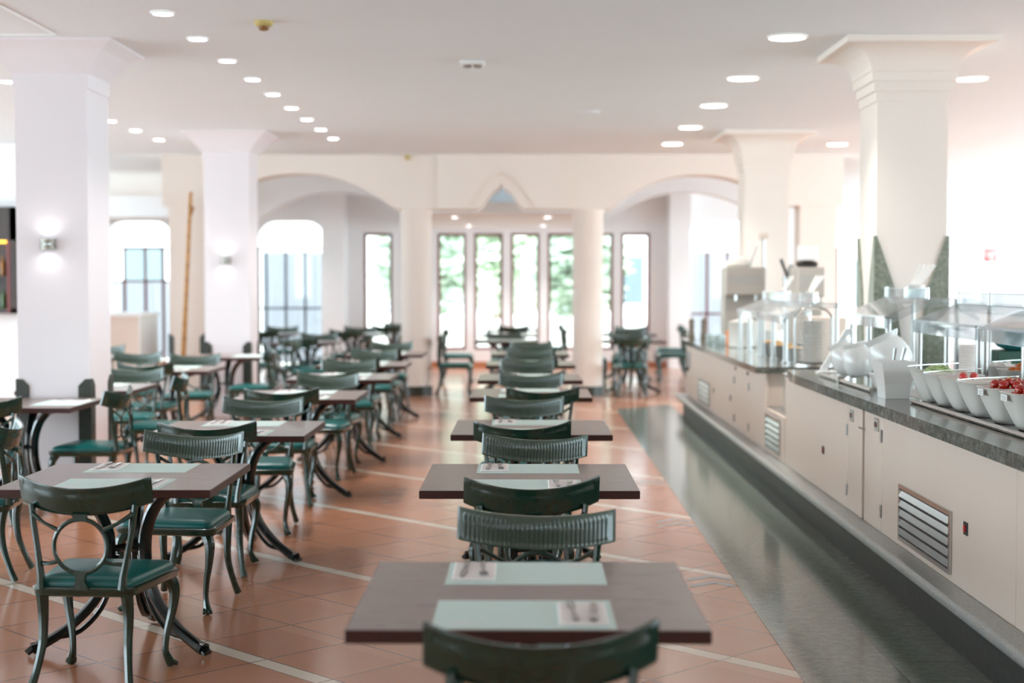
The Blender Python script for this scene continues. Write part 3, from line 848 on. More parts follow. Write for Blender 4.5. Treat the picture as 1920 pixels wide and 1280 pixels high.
# ------------------------------------------------------------------ far-left furniture
t = thing('service_desk', 'tall white service desk with a beige front behind the lilac columns', 'desk', (-5.72, 20.9, 0))
b = MB(); b.box(-.40, .48, -.48, .5, .06, 1.10); b.build('body', 'panel', t)
b = MB(); b.box(.48, .50, -.5, .5, .06, 1.10); b.build('side_panel', 'white_plastic', t)
b = MB(); b.rbox(-.45, .53, -.52, .53, 1.10, 1.15, .005); b.build('desk_top', 'white_plastic', t)
b = MB(); b.box(-.38, .46, -.44, .46, 0, .06); b.build('plinth', 'dark', t)
t = thing('bamboo_pole', 'long bamboo pole leaning against the left square pier', 'pole', (-4.70, 20.55, 0))
P = [(-.02+.04*k/14*3.6-.0, .0, 2.80*k/14) for k in range(15)]
P = [(.13*k/14, .09*k/14, 2.80*k/14) for k in range(15)]
b = MB(); b.tube(P, [.036-.012*k/14 for k in range(15)], 10); b.build('culm', 'bamboo', t, True)
b = MB()
for k in range(1, 14, 1):
    x, y, z = P[k]; b.lathe([(.036-.012*k/14, z-.008), (.041-.012*k/14, z), (.036-.012*k/14, z+.008)], 10, (x, y))
b.build('joint_ring', 'node', t, True)
b = MB(); b.tube([(.12, .08, 2.45), (.165, .06, 2.56), (.17, .05, 2.60)], [.012, .012, .016], 6); b.build('twig_stub', 'node', t, True)
# wall carrying a lit bottle cabinet at the left picture edge
b = MB(); b.box(XL, -6.40, 19.2, 19.4, 0, CH); struct(b.build('wall_bar', 'plaster'), 'white wall with the bottle cabinet at the left picture edge')
t = thing('bottle_cabinet', 'dark wooden wall cabinet with amber light at the left picture edge', 'cabinet', (-7.2, 19.2, 1.18))
b = MB(); w = .76; h = 1.34; d = .26
b.box(-w, w, -.02, 0, 0, h); b.box(-w, w, -d, 0, 0, .06); b.box(-w, w, -d, 0, h-.42, h)
b.box(-w, -w+.04, -d, 0, 0, h); b.box(w-.04, w, -d, 0, 0, h); b.build('carcass', 'darkwood', t)
b = MB(); b.box(-w+.04, w-.04, -d+.02, -.02, .44, .47); b.build('shelf', 'darkwood', t)
b = MB(); b.box(-w+.05, w-.05, -.12, -.06, h-.45, h-.42); b.build('lamp_strip', 'lamp_amber', t)
b = MB(); b.box(w-.075, w-.04, -d-.01, -d, 0, h-.42); b.build('door_edge', 'redframe', t)
for k in range(6):
    for lev, zz in enumerate((1.24, 1.655)):
        b = MB(); b.lathe([(.034, 0), (.036, .01), (.036, .16), (.012, .21), (.012, .255), (.014, .262)], 14)
        o = b.build('bottle', 'bottle_amber' if (k+lev) % 2 else 'bottle_green', None, True, (-6.62-.19*k, 19.09, zz))
        tag(o, '%s bottle, %s from the right, %s shelf of the dark wall cabinet' % ('amber' if (k+lev) % 2 else 'green', ['first', 'second', 'third', 'fourth', 'fifth', 'sixth'][k], ['lower', 'upper'][lev]), 'bottle', 'bottles in the wall cabinet')
# red sign on the far right wall
t = thing('fire_sign', 'small square red fire equipment sign on the far right of the back wall', 'sign', (8.53, YB-.2, 2.06))
b = MB(); b.box(-.115, .115, -.012, -.001, -.12, .12); b.build('plate', 'signred', t)
b = MB()
b.lathe([(.042, -.016), (.042, -.012)], 20, (.0, .0), xf=Matrix.Translation((-.03, 0, 0))@Matrix.Rotation(pi/2, 4, 'X')@Matrix.Translation((0, 0, 0)))
b.v = []; b.f = []; b.mi = []
n = 24
for k in range(n):
    a0, a1 = 2*pi*k/n, 2*pi*(k+1)/n
    b.add([(-.02+r*cos(a), -.016, .01+r*sin(a)) for a in (a0, a1) for r in (.035, .055)], [(0, 1, 3, 2)])
b.box(.04, .056, -.017, -.013, -.085, .03); b.box(-.02, .056, -.017, -.013, -.09, -.074); b.box(.05, .085, -.017, -.013, .03, .075)
b.build('pictogram', 'signwhite', t)

# ------------------------------------------------------------------ buffet
XP = 1.89           # front plane of the cabinet panels
HT1, HT2 = .95, .92
XBK = 3.35
t = thing('counter_plinth', 'black granite plinth with steel kerb along the foot of the buffet', 'plinth', (0, 0, 0))
b = MB(); b.box(1.86, XBK-.05, 3.0, 17.75, 0, .235); b.build('plinth_body', 'granite_black', t)
b = MB(); n = 10
poly = [(1.89, .236), (1.89, .262), (1.83, .262)]+[(1.795-.026*sin(pi*k/n)*1.0, .236+.026*cos(pi*k/n)*1.0) for k in range(n+1)]+[(1.83, .212), (1.861, .212), (1.861, .236)]
b.prism(poly, 'y', 3.0, 17.85); b.build('kerb_rail', 'kerb', t, True)

def vent(parent, y0, y1, z0, z1, ns=5):
    g = MB(); e = .022
    X0 = XP-.012
    g.box(X0, XP, y0, y1, z0, z0+e); g.box(X0, XP, y0, y1, z1-e, z1); g.box(X0, XP, y0, y0+e, z0+e, z1-e); g.box(X0, XP, y1-e, y1, z0+e, z1-e)
    v = g.build('vent_frame', 'steel', parent)
    g = MB(); g.box(XP-.003, XP-.0005, y0+e, y1-e, z0+e, z1-e); g.build('vent_back', 'dark', v)
    for k in range(ns):
        zc = z0+e+(z1-z0-2*e)*(k+.5)/ns; hh = (z1-z0-2*e)/ns*.30
        g = MB(); g.prism([(XP-.016, zc-hh), (XP-.013, zc-hh), (XP-.002, zc+hh), (XP-.005, zc+hh)], 'y', y0+e, y1-e)
        g.build('slat', 'steel', v)
def hinge(parent, y, z):
    g = MB(); g.tube([(XP-.006, y, z-.033), (XP-.006, y, z+.033)], .0065, 8); g.build('hinge', 'steel', parent, True)
def thermostat(parent, y, z):
    g = MB(); g.rbox(XP-.008, XP, y-.045, y+.045, z-.034, z+.034, .003); p = g.build('thermostat', 'grey_machine', parent)
    g = MB(); g.box(XP-.0095, XP-.008, y-.03, y+.03, z-.012, z+.016); g.build('display', 'black', p)
    g = MB(); g.box(XP-.0105, XP-.0095, y-.012, y-.008, z-.003, z+.008); g.box(XP-.0105, XP-.0095, y-.003, y+.001, z-.003, z+.008); g.build('digit', 'red', p)
def lock(parent, y, z):
    g = MB(); g.tube([(XP-.010, y, z), (XP, y, z)], .016, 12); g.build('lock', 'black', parent, True)
def panel(parent, name, y0, y1, z0=.262, z1=.89):
    g = MB(); g.rbox(XP, XP+.02, y0+.003, y1-.003, z0, z1, .002); return g.build(name, 'panel', parent)
# cabinet one: nearest, with the big vent
c = thing('buffet_cabinet', 'beige buffet cabinet nearest the camera with a large steel vent', 'cabinet')
b = MB(); b.box(XP+.02, XBK-.06, 3.2, 8.40, .236, .889); b.build('body', 'panel', c)
panel(c, 'side_panel', 3.2, 5.79); panel(c, 'front_panel', 5.79, 7.98); d = panel(c, 'door', 7.98, 8.40)
vent(c, 6.66, 7.585, .295, .578, 5)
g = MB(); g.rbox(XP-.006, XP, 6.42, 6.475, .508, .565, .002); s = g.build('switch', 'black', c)
g = MB(); g.box(XP-.011, XP-.006, 6.435, 6.46, .522, .552); g.build('rocker', 'red', s)
thermostat(d, 8.10, .823); hinge(d, 7.985, .775); hinge(d, 7.985, .375)
g = MB(); g.box(XP-.012, XP-.003, 8.36, 8.50, .768, .776); g.build('latch', 'steel', d)
# cabinet two
c = thing('buffet_cabinet', 'beige buffet cabinet beyond the dark gap, with a narrow door and small switch', 'cabinet')
b = MB(); b.box(XP+.02, XBK-.06, 8.45, 10.96, .236, .889); b.build('body', 'panel', c)
d = panel(c, 'door', 8.45, 8.84); panel(c, 'front_panel', 8.84, 10.96)
thermostat(d, 8.72, .818); hinge(d, 8.835, .725); hinge(d, 8.835, .372)
g = MB(); g.rbox(XP-.006, XP, 9.525, 9.575, .50, .55, .002); s = g.build('switch', 'black', c)
g = MB(); g.box(XP-.010, XP-.006, 9.54, 9.56, .512, .538); g.build('rocker', 'red', s)
# worktop one
tp = thing('buffet_worktop', 'grey granite worktop with steel inset on the nearest buffet cabinets', 'worktop')
b = MB(); n = 12
curve = [(1.845, 3.0)]+[(1.845, 10.2)]+[(1.845+.10*(k/n)**2*.6, 10.2+.78*k/n) for k in range(1, n+1)]
b.prism(curve+[(2.53-.02, 10.98), (2.505, 10.92), (XBK, 10.92), (XBK, 3.0)], 'z', .89, HT1); b.build('slab', 'granite_top', tp)
b = MB(); b.prism([(2.06, 3.2), (2.06, 7.98), (2.16, 7.98), (2.16, 8.95), (3.2, 8.95), (3.2, 3.2)], 'z', HT1, HT1+.004); b.build('steel_inset', 'brushed', tp)
b = MB(); b.tube([(2.045, 3.2, HT1+.012), (2.045, 7.98, HT1+.012)], .012, 8); b.build('edge_rail', 'steel', tp, True)
o = MB(); o.tube([(2.0, 8.72, HT1+.014), (2.0, 9.6, HT1+.014), (2.0, 10.25, HT1+.014)], .013, 10)
o.tube([(2.0, 9.6, HT1+.02), (2.07, 9.70, HT1+.04)], .008, 8); o.box(1.985, 2.015, 9.57, 9.63, HT1+.001, HT1+.04)
tag(o.build('guide_rail', 'steel', None, True), 'steel rail lying on the granite worktop in front of the white crocks', 'rail')
# plate station at the foot of the column
c = thing('plate_station', 'steel-topped plate station with a vent, between the two buffet sections', 'cabinet')
b = MB(); b.box(XP+.14, 2.50, 10.99, 11.84, .236, .60); b.box(XP+.02, XP+.14, 11.06, 11.84, .236, .575); b.build('body', 'panel', c)
b = MB(); b.box(XP+.02, 2.50, 10.99, 11.84, .60, .61); b.build('shelf_top', 'brushed', c)
panel(c, 'front_panel', 10.99, 11.84, .262, .60); vent(c, 11.15, 11.82, .295, .565, 5)
def plate_stack(x, y, z, n, r, label, group):
    for k in range(n):
        b_ = None
        if 'plate%.3f' % r not in PROTO:
            b_ = MB(); b_.lathe([(r*.55, 0), (r*.6, .003), (r*.98, .0095), (r, .0125), (r*.97, .0125), (r*.55, .006), (.002, .005)], 20)
            o = b_.build('plate', 'porcelain', None, True); PROTO['plate%.3f' % r] = o
        else:
            o = PROTO['plate%.3f' % r].copy(); COL.objects.link(o)
        o.location = (x, y, z+.017*k)
        tag(o, label, 'plate', group)
plate_stack(2.07, 11.42, .61, 17, .125, 'white plate in the low stack in the gap between the buffet sections', 'plates of the low stack')
t = thing('plate_dispenser', 'tall steel plate dispenser with a curved guide frame, beyond the column foot', 'dispenser', (2.275, 11.95, HT2))
b = MB()
b.lathe([(.15, 0), (.15, .02), (.14, .025)], 24); b.build('base', 'steel', t, True)
for s in (-1, 1):
    b = MB(); b.tube(sm([(s*.145, -.02, .02), (s*.145, -.02, .34), (s*.13, -.02, .41), (s*.08, -.02, .45), (0, -.02, .46)], 5), .012, 8); b.build('guide_rod', 'steel', t, True)
b = MB(); b.tube([(0, .145, .02), (0, .145, .42)], .010, 8); b.build('guide_rod', 'steel', t, True)
plate_stack(2.275, 11.95, HT2+.026, 20, .125, 'white plate in the tall stack inside the steel dispenser', 'plates of the tall stack')
# second section
c = thing('buffet_cabinet', 'farthest beige buffet cabinet with two key-locked doors and a small vent', 'cabinet')
b = MB(); b.box(XP+.02, 2.50, 11.87, 17.7, .236, .869); b.build('body', 'panel', c)
panel(c, 'side_panel', 11.85, 12.95, z1=.87); d1 = panel(c, 'door', 12.95-.15+.3, 13.75, z1=.87); panel(c, 'front_panel', 13.75, 17.72, z1=.87)
g = MB(); g.rbox(XP, XP+.02, 12.95, 13.1, .262, .87, .002); g.build('filler_panel', 'panel', c)
vent(c, 15.44, 16.40, .295, .545, 4); lock(c, 12.80, .81); lock(d1, 13.54, .81)
for y in (12.72, 13.60):
    for z in (.70, .36): hinge(c, y, z)
g = MB(); g.rbox(XP-.006, XP, 13.85, 13.90, .49, .545, .002); g.build('switch', 'black', c)
g = MB(); g.rbox(XP-.006, XP, 15.1, 15.14, .47, .52, .002); g.build('switch', 'black', c)
g = MB(); g.rbox(XP-.006, XP, 17.25, 17.62, .60, .78, .002); g.build('metal_plate', 'brushed', c)
g = MB(); g.tube([(XP-.03, 17.45, .575), (XP, 17.45, .575)], .022, 12); g.build('knob', 'black', c, True)
tp = thing('buffet_worktop', 'grey granite worktop of the far buffet section, under the machines', 'worktop')
b = MB(); b.prism([(1.805, 11.82), (2.505, 11.82), (2.505, 17.8), (1.845, 17.8), (1.805, 17.4)], 'z', .87, HT2); b.box(2.505, 3.3, 11.82, 17.55, .87, HT2); b.build('slab', 'granite_top', tp)
b = MB(); b.box(2.51, 3.28, 11.9, 17.5, .236, .868); tag(b.build('rear_cabinet', 'panel'), 'beige rear half of the far buffet section, behind the machines', 'cabinet')

# ---- acrylic sneeze guards
def guard_unit(y0, y1, X, lip0, lip1, rx, rz_, up, label, posts=True, base=HT1):
    t = thing('sneeze_guard', label, 'sneeze guard', (X, (y0+y1)/2, base+.0045), 0, 'acrylic sneeze guards on the buffet')
    L = (y1-y0)/2; H = base; th = .008
    b = MB(); b.box(0, th, -L, L, lip0-H, lip1-H); b.build('front_lip', 'acrylic', t)
    b = MB(); b.prism([(0, lip1-H), (rx, rz_-H), (rx, rz_-H+th), (0, lip1-H+th)], 'y', -L, L); b.build('sloped_pane', 'acrylic', t)
    b = MB(); b.box(rx, rx+th, -L, L, rz_-H, up-H); b.build('rear_pane', 'acrylic', t)
    b = MB(); b.box(rx, rx+.25, -L, L, rz_-H, rz_-H+th); b.build('top_shelf', 'acrylic', t)
    for s in (-1, 1):
        b = MB(); b.prism([(.0, lip0-H), (.0, lip1-H), (rx, rz_-H), (rx+.25, rz_-H), (rx+.25, rz_-H-.03), (rx, rz_-H-.05), (.03, lip0-H+.03)], 'y', s*L-(.004 if s > 0 else .004), s*L+.004)
        b.build('side_pane', 'acrylic', t)
    b = MB(); b.box(-.003, .011, -L, L, lip1-H-.004, lip1-H+.010); b.box(rx-.004, rx+.012, -L, L, up-H-.006, up-H); b.build('edge_strip', 'acrylic_edge', t)
    for y in (-L+.03, 0, L-.03):
        b = MB(); b.tube([(.03, y, 0), (.03, y, lip1-H-.01)], .019, 12); b.lathe([(.034, 0), (.034, .008)], 12, (.03, y)); b.build('post', 'brushed', t, True)
        b = MB(); b.tube([(rx+.01, y, rz_-H), (rx+.01, y, up-H+.006)], .012, 8); b.build('clamp', 'steel', t, True)
    for y in (-L+.03, L-.03):
        b = MB(); b.tube([(rx+.2, y, 0), (rx+.2, y, rz_-H)], .016, 10); b.build('post', 'brushed', t, True)
    return t
guard_unit(9.72, 10.88, 2.31, 1.285, 1.355, .27, 1.47, 1.54, 'clear acrylic sneeze guard over the white crocks beside the nearest cream column')
guard_unit(8.27, 9.58, 2.46, 1.265, 1.338, .27, 1.44, 1.52, 'clear acrylic sneeze guard over the green salad bowl, second from the right picture edge')
guard_unit(6.85, 8.22, 2.46, 1.265, 1.338, .27, 1.44, 1.52, 'clear acrylic sneeze guard at the right picture edge over the tomatoes')
guard_unit(12.35, 13.60, 2.10, 1.24, 1.30, .25, 1.40, 1.48, 'clear acrylic sneeze guard over the serving pans on the far buffet section', base=HT2)
guard_unit(13.70, 15.0, 2.10, 1.24, 1.30, .25, 1.40, 1.48, 'clear acrylic sneeze guard over the cream crock, farthest on the buffet', base=HT2)
# white utensils standing above the guards
def utensil(x, y, z, dx, label):
    b = MB(); b.tube([(x, y, z), (x+dx*.15, y, z+.09), (x+dx*2.2, y, z+.21)], [.007, .008, .011], 8)
    o = b.build('serving_utensil', 'porcelain', None, True); tag(o, label, 'utensil', 'white serving utensils standing on the guards')
def cup(x, y, z, label):
    b = MB(); b.lathe([(.05, 0), (.06, .08), (.062, .085), (.056, .083), (.046, .006)], 20); o = b.build('utensil_cup', 'porcelain', None, True, (x, y, z)); tag(o, label, 'cup')
cup(2.67, 10.35, 1.483, 'white cup holding utensils on the sneeze guard beside the nearest cream column')
for k in range(4): utensil(2.648+.012*k, 10.376-.018*k, 1.492, .03+.006*k, '%s white utensil handle in the cup on the guard beside the nearest cream column' % ['leftmost', 'second', 'third', 'rightmost'][k])
cup(2.45, 12.95, 1.415, 'white cup holding utensils on the sneeze guard over the serving pans')
for k in range(3): utensil(2.432+.012*k, 12.97-.02*k, 1.427, .03+.006*k, '%s white utensil handle in the cup on the guard over the serving pans' % ['leftmost', 'middle', 'rightmost'][k])
cup(2.45, 14.3, 1.415, 'white cup holding utensils on the farthest sneeze guard')
for k in range(2): utensil(2.438+.014*k, 14.31-.02*k, 1.427, .03+.006*k, '%s white utensil handle in the cup on the farthest guard' % ['left', 'right'][k])

# ---- bowls, crocks and food
def sq_ring(r, z, p=4.0, n=28, rot=pi/4*0):
    out = []
    for k in range(n):
        a = 2*pi*k/n; f = (abs(cos(a))**p+abs(sin(a))**p)**(-1/p)
        out.append((r*f*cos(a+rot), r*f*sin(a+rot), z))
    return out
def make_bowl():
    b = MB()
    prof = [(.060, 0), (.068, .004), (.090, .045), (.114, .098), (.134, .158), (.140, .164), (.133, .165), (.111, .105), (.085, .05), (.058, .012)]
    b.loft([sq_ring(r, z) for r, z in prof]); return b.build('salad_bowl', 'bowlwhite', None, True, angle=60)
BW = [(2.195, 8.02, 'nearest the white vase, with pale green salad'), (2.190, 7.73, 'with white onion salad, second of the front row'), (2.190, 7.43, 'with radish salad, third of the front row'),
      (2.190, 7.13, 'with white salad, fourth of the front row'), (2.190, 6.80, 'full of red tomatoes, fifth of the front row'), (2.190, 6.47, 'at the right picture edge, full of red tomatoes'),
      (2.70, 8.55, 'with white salad in the back row under the guard'), (2.70, 8.15, 'with orange carrot in the back row'), (2.70, 7.75, 'with pinkish salad in the back row'), (2.70, 7.3, 'with pale salad in the back row at the right edge')]
ZB = HT1+.0048
bowl0 = None
for x, y, w in BW:
    if bowl0 is None: o = make_bowl(); bowl0 = o
    else: o = bowl0.copy(); COL.objects.link(o)
    o.location = (x, y, ZB); o.rotation_euler = (0, 0, .06+random.uniform(-.03, .03))
    tag(o, 'white flared square salad bowl '+w, 'bowl', 'white salad bowls')
def heap(name, mat, x, y, z, r, h, n, size, label, cat, shape='flake', stuff=True):
    """a mound of small cut pieces"""
    b = MB()
    b.lathe([(r, -.02), (r*.9, h*.25), (r*.6, h*.62), (r*.25, h*.85), (.002, h*.9)], 18)
    for k in range(n):
        q = sqrt(random.random())*r*.95; a = random.uniform(0, 2*pi); zz = h*(1-(q/r)**2)*.9+random.uniform(-.002, .008)
        xf = Matrix.Translation((q*cos(a), q*sin(a), zz)) @ Matrix.Rotation(random.uniform(0, pi), 4, 'Z') @ Matrix.Rotation(random.uniform(-.7, .7), 4, 'X')
        if shape == 'flake': b.lathe([(size, -.0015), (size, .0015)], 8, xf=xf)
        elif shape == 'shred': b.box(-size*1.6, size*1.6, -.002, .002, -.002, .002, xf=xf)
        else: b.box(-size*.5, size*.5, -size*.4, size*.4, -size*.3, size*.3, xf=xf)
    o = b.build(name, mat, None, False, (x, y, z)); tag(o, label, cat, None, 'stuff' if stuff else None)
    return o
zc = ZB+.126
heap('cucumber_salad', 'lettuce', 2.195, 8.02, zc, .098, .065, 70, .020, 'pale green sliced cucumber in the bowl next to the white vase', 'salad')
heap('onion_salad', 'onion', 2.19, 7.73, zc, .098, .04, 60, .014, 'white chopped onion in the second bowl of the front row', 'salad', 'cube')
heap('radish_salad', 'onion', 2.19, 7.43, zc, .098, .04, 60, .014, 'white salad under the radishes in the third bowl', 'salad', 'cube')
heap('cheese_salad', 'onion', 2.19, 7.13, zc, .098, .035, 60, .012, 'white crumbled salad in the fourth bowl of the front row', 'salad', 'cube')
heap('white_salad', 'onion', 2.70, 8.55, zc, .098, .06, 60, .016, 'white salad in the farthest bowl of the back row', 'salad')
heap('grated_carrot', 'carrot', 2.70, 8.15, zc, .098, .075, 110, .014, 'orange grated carrot in the back row bowl', 'salad', 'shred')
heap('pink_salad', 'pinksalad', 2.70, 7.75, zc, .098, .09, 80, .020, 'heap of pinkish salad in the back row bowl', 'salad')
heap('pale_salad', 'pinksalad', 2.70, 7.3, zc, .098, .09, 80, .018, 'heap of pale salad in the back row bowl at the right edge', 'salad')
def fruit_maker(r, mat, name):
    b = MB(); b.ball((0, 0, 0), r, 12, 8); o = b.build(name, mat, None, True)
    g = MB(); g.tube([(0, 0, r*.9), (0, .002, r*1.2)], .0025, 5); g.build('stalk', 'lettuce', o)
    return o
tom = None; spots = []
def fill(cx, cy, w):
    global tom
    pts = []
    for lay, (R, n, z) in enumerate(((.088, 10, .143), (.046, 5, .147), (.0, 1, .153), (.066, 7, .175), (.026, 3, .183))):
        for k in range(n):
            a = 2*pi*k/n+lay*.4; pts.append((cx+R*cos(a)+random.uniform(-.004, .004), cy+R*sin(a)+random.uniform(-.004, .004), ZB+z))
    for p in pts:
        if tom is None: tom = fruit_maker(.0235, 'tomato', 'cherry_tomato'); o = tom; o.location = p
        else: o = dup(tom, p, random.uniform(0, 6))
        tag(o, 'small red cherry tomato in the '+w, 'tomato', 'cherry tomatoes in the '+w)
fill(2.19, 6.80, 'fifth bowl of the front row'); fill(2.19, 6.47, 'bowl at the right picture edge')
for k, (x, y) in enumerate(((2.145, 7.40), (2.165, 7.47), (2.20, 7.41), (2.22, 7.475))):
    b = MB(); b.ball((0, 0, 0), .02, 12, 8); o = b.build('radish', 'radish', None, True, (x, y, zc+.045)); tag(o, 'red radish on the white salad in the third bowl', 'radish', 'radishes in the third bowl')
# tongs and spoons across the bowls
def tongs(x, y, z, rz, label):
    t = thing('salad_tongs', label, 'tongs', (x, y, z), rz, 'steel tongs across the salad bowls')
    for s in (-1, 1):
        b = MB(); b.loft([[(u, s*(.004+.012*f)-w, zz-.002), (u, s*(.004+.012*f)+w, zz-.002), (u, s*(.004+.012*f)+w, zz+.002), (u, s*(.004+.012*f)-w, zz+.002)] for u, f, w, zz in ((-.14, .2, .006, .02), (-.05, .9, .008, .012), (.05, 1, .009, .004), (.12, .8, .016, -.004), (.15, .6, .008, -.008))])
        b.build('arm', 'steel', t, True)
tongs(2.15, 7.95, ZB+.195, 2.3, 'steel tongs lying across the pale green salad bowl')
tongs(2.17, 7.66, ZB+.182, 2.5, 'steel tongs lying across the onion salad bowl')
tongs(2.17, 7.07, ZB+.182, 2.4, 'steel tongs lying across the fourth salad bowl')
tongs(2.64, 8.10, ZB+.21, 2.4, 'steel tongs lying across the carrot bowl')
def card(x, y, z, rz, label):
    t = thing('label_card', label, 'label', (x, y, z), rz, 'small label cards on the bowls')
    b = MB(); b.box(-.035, .035, -.001, .001, -.012, .016); b.build('card_face', 'white_plastic', t)
    b = MB()
    for k, w in enumerate((.024, .018)): b.box(-w, w, -.0016, -.001, .004-.009*k, .0065-.009*k)
    b.build('printed_lines', 'steel_grey', t)
card(2.044, 6.78, ZB+.142, -pi/2+.06, 'small white label card on the front of the fifth bowl')
card(2.044, 6.45, ZB+.142, -pi/2+.06, 'small white label card on the tomato bowl at the picture edge')
# white crocks lying tilted, and other vessels near the guard
def crock(x, y, z, r, h, tilt, rz, label):
    b = MB(); b.lathe([(r*.55, 0), (r*.7, .01), (r*.98, h*.3), (r, h*.5), (r*.86, h*.75), (r*.72, h*.86), (r*.84, h*.95), (r*.86, h), (r*.76, h), (r*.64, h*.86), (r*.7, h*.6)], 28)
    o = b.build('crock', 'porcelain', None, True, (x, y, z)); o.rotation_euler = (0, tilt, rz)
    tag(o, label, 'crock', 'white crocks tilted beside the steel rail'); return o
crock(2.17, 10.02, HT1+.035, .10, .22, radians(24), pi*.9, 'left white crock of the three tilted on the worktop')
crock(2.17, 9.74, HT1+.03, .10, .22, radians(14), pi*.9, 'middle white crock of the three tilted on the worktop')
crock(2.32, 9.38, HT1+.06, .13, .27, radians(25), pi*.9, 'largest white crock, right of the three tilted on the worktop')
t = tag(MB().loft([[(-a, -d, z), (a, -d, z), (a, d, z), (-a, d, z)] for a, d, z in ((.068, .06, 0), (.074, .066, .08), (.10, .09, .205), (.096, .085, .205), (.065, .057, .02))]).build('square_vase', 'porcelain', None, False, (2.03, 8.32, HT1+.001)), 'tall white square container in front of the crocks', 'container')
t.rotation_euler = (0, 0, .12)
t = tag(MB().loft([sq_ring(r, z, 5) for r, z in ((.07, 0), (.10, .085), (.104, .09), (.098, .09), (.066, .01))]).build('square_dish', 'porcelain', None, True, (2.15, 8.96, HT1+.0055), 60), 'small white square dish behind the tall container', 'dish')
for k, (x, y) in enumerate(((2.36, 9.28), (2.33, 9.27))):
    b = MB(); b.tube([(0, 0, 0), (.05-.03*k, -.03, .24)], [.006, .009], 6); o = b.build('spoon', 'steel', None, True, (x-.12, y-.13, HT1+.001)); tag(o, '%s steel spoon handle leaning at the largest crock' % ['right', 'left'][k], 'spoon')
# slanted white menu stand at the end of the guard
t = thing('menu_stand', 'slanted white board standing at the far end of the crocks', 'stand', (2.16, 10.62, HT1+.001))
b = MB(); b.prism([(-.10, 0), (-.05, 0), (.14, .31), (.09, .31)], 'y', -.012, .012); b.build('board', 'white_plastic', t)
b = MB(); b.box(-.11, .10, -.05, .05, 0, .008); b.build('foot', 'white_plastic', t)
# teal bowl on green box, plates behind
t = tag(MB().box(-.18, .18, -.2, .2, .001, .20).build('green_crate', 'greenbox', None, False, (3.16, 9.72, HT1)), 'dark green box carrying the teal glass bowl', 'box')
b = MB(); b.lathe([(.07, 0), (.12, .02), (.20, .10), (.225, .15), (.218, .15), (.19, .10), (.11, .03), (.01, .015)], 32)
tag(b.build('teal_bowl', 'teal', None, True, (3.16, 9.72, HT1+.202)), 'large teal and white glass bowl on the dark green box', 'bowl')
heap('lettuce_mix', 'onion', 3.16, 9.72, HT1+.33, .17, .06, 60, .02, 'pale leaves in the teal bowl', 'salad')
plate_stack(3.10, 10.62, HT1+.001, 12, .12, 'white plate in the stack right of the cream column', 'plates right of the cream column')
# far section things
def pan(x, y, label):
    t = thing('serving_pan', label, 'pan', (x, y, HT2), 0, 'steel serving pans with bread')
    b = MB(); b.loft([sq_ring(r, z, 6, 24) for r, z in ((.10, 0), (.112, .10), (.122, .104), (.122, .108), (.108, .106), (.096, .012))]); b.build('tray', 'brushed', t, True, angle=60)
    b = MB()
    for k in range(9):
        a = 2*pi*k/8; rr = 0 if k == 8 else .062
        b.ball((rr*cos(a), rr*sin(a), .098), .034, 10, 6, sz=.75)
    o = b.build('bread_rolls', 'bread', t, True)
    o['kind'] = 'stuff'
pan(2.31, 12.80, 'steel serving pan nearest the plate dispenser'); pan(2.27, 13.35, 'middle steel serving pan of the three on the far section'); pan(2.28, 13.95, 'steel serving pan next to the cream crock')
b = MB(); b.lathe([(.13, 0), (.145, .01), (.145, .25), (.15, .26), (.135, .262), (.05, .28), (.02, .285), (.02, .30), (.001, .302)], 32)
tag(b.build('soup_crock', 'bowlwhite', None, True, (2.21, 15.35, HT2)), 'large cream crock with lid on the far buffet section', 'crock')
b = MB(); b.lathe([(.10, 0), (.11, .01), (.11, .2), (.10, .205), (.001, .206)], 28)
tag(b.build('soup_crock', 'bowlwhite', None, True, (2.37, 14.55, HT2)), 'smaller cream crock behind the large one on the far buffet section', 'crock')
for k, (x, y) in enumerate(((1.96, 16.0), (2.05, 15.75), (1.99, 15.6), (2.08, 16.2), (1.98, 16.25))):
    b = MB(); b.lathe([(.035, 0), (.042, .02), (.045, .10), (.043, .10), (.034, .008)], 16); o = b.build('glass', 'jar', None, True, (x, y, HT2))
    tag(o, '%s small clear glass on the far end of the buffet' % ['first', 'second', 'third', 'fourth', 'fifth'][k], 'glass', 'clear glasses on the far end of the buffet')
b = MB(); b.lathe([(.04, 0), (.05, .01), (.05, .13), (.035, .15), (.035, .16), (.001, .161)], 20)
tag(b.build('juice_jug', 'carrot', None, True, (2.16, 15.9, HT2)), 'small jug of orange juice beside the clear glasses', 'jug')
M['pepper'] = plain('mill_wood', (112, 98, 82), .35, metal=.3, var=.15)
for k, x in enumerate((1.91, 2.05)):
    t = thing('pepper_mill', '%s dark pepper mill at the far end of the buffet' % ['left', 'right'][k], 'pepper mill', (x, 17.35, HT2))
    b = MB(); b.lathe([(.038, 0), (.04, .01), (.036, .06), (.028, .11), (.034, .16), (.030, .175)], 18); b.build('body', 'pepper', t, True)
    b = MB(); b.lathe([(.026, .178), (.034, .20), (.030, .225), (.012, .24), (.010, .252), (.002, .256)], 18); b.build('head', 'pepper', t, True)
b = MB(); b.rbox(1.86, 2.13, 17.25, 17.62, HT2, HT2+.012, .003)
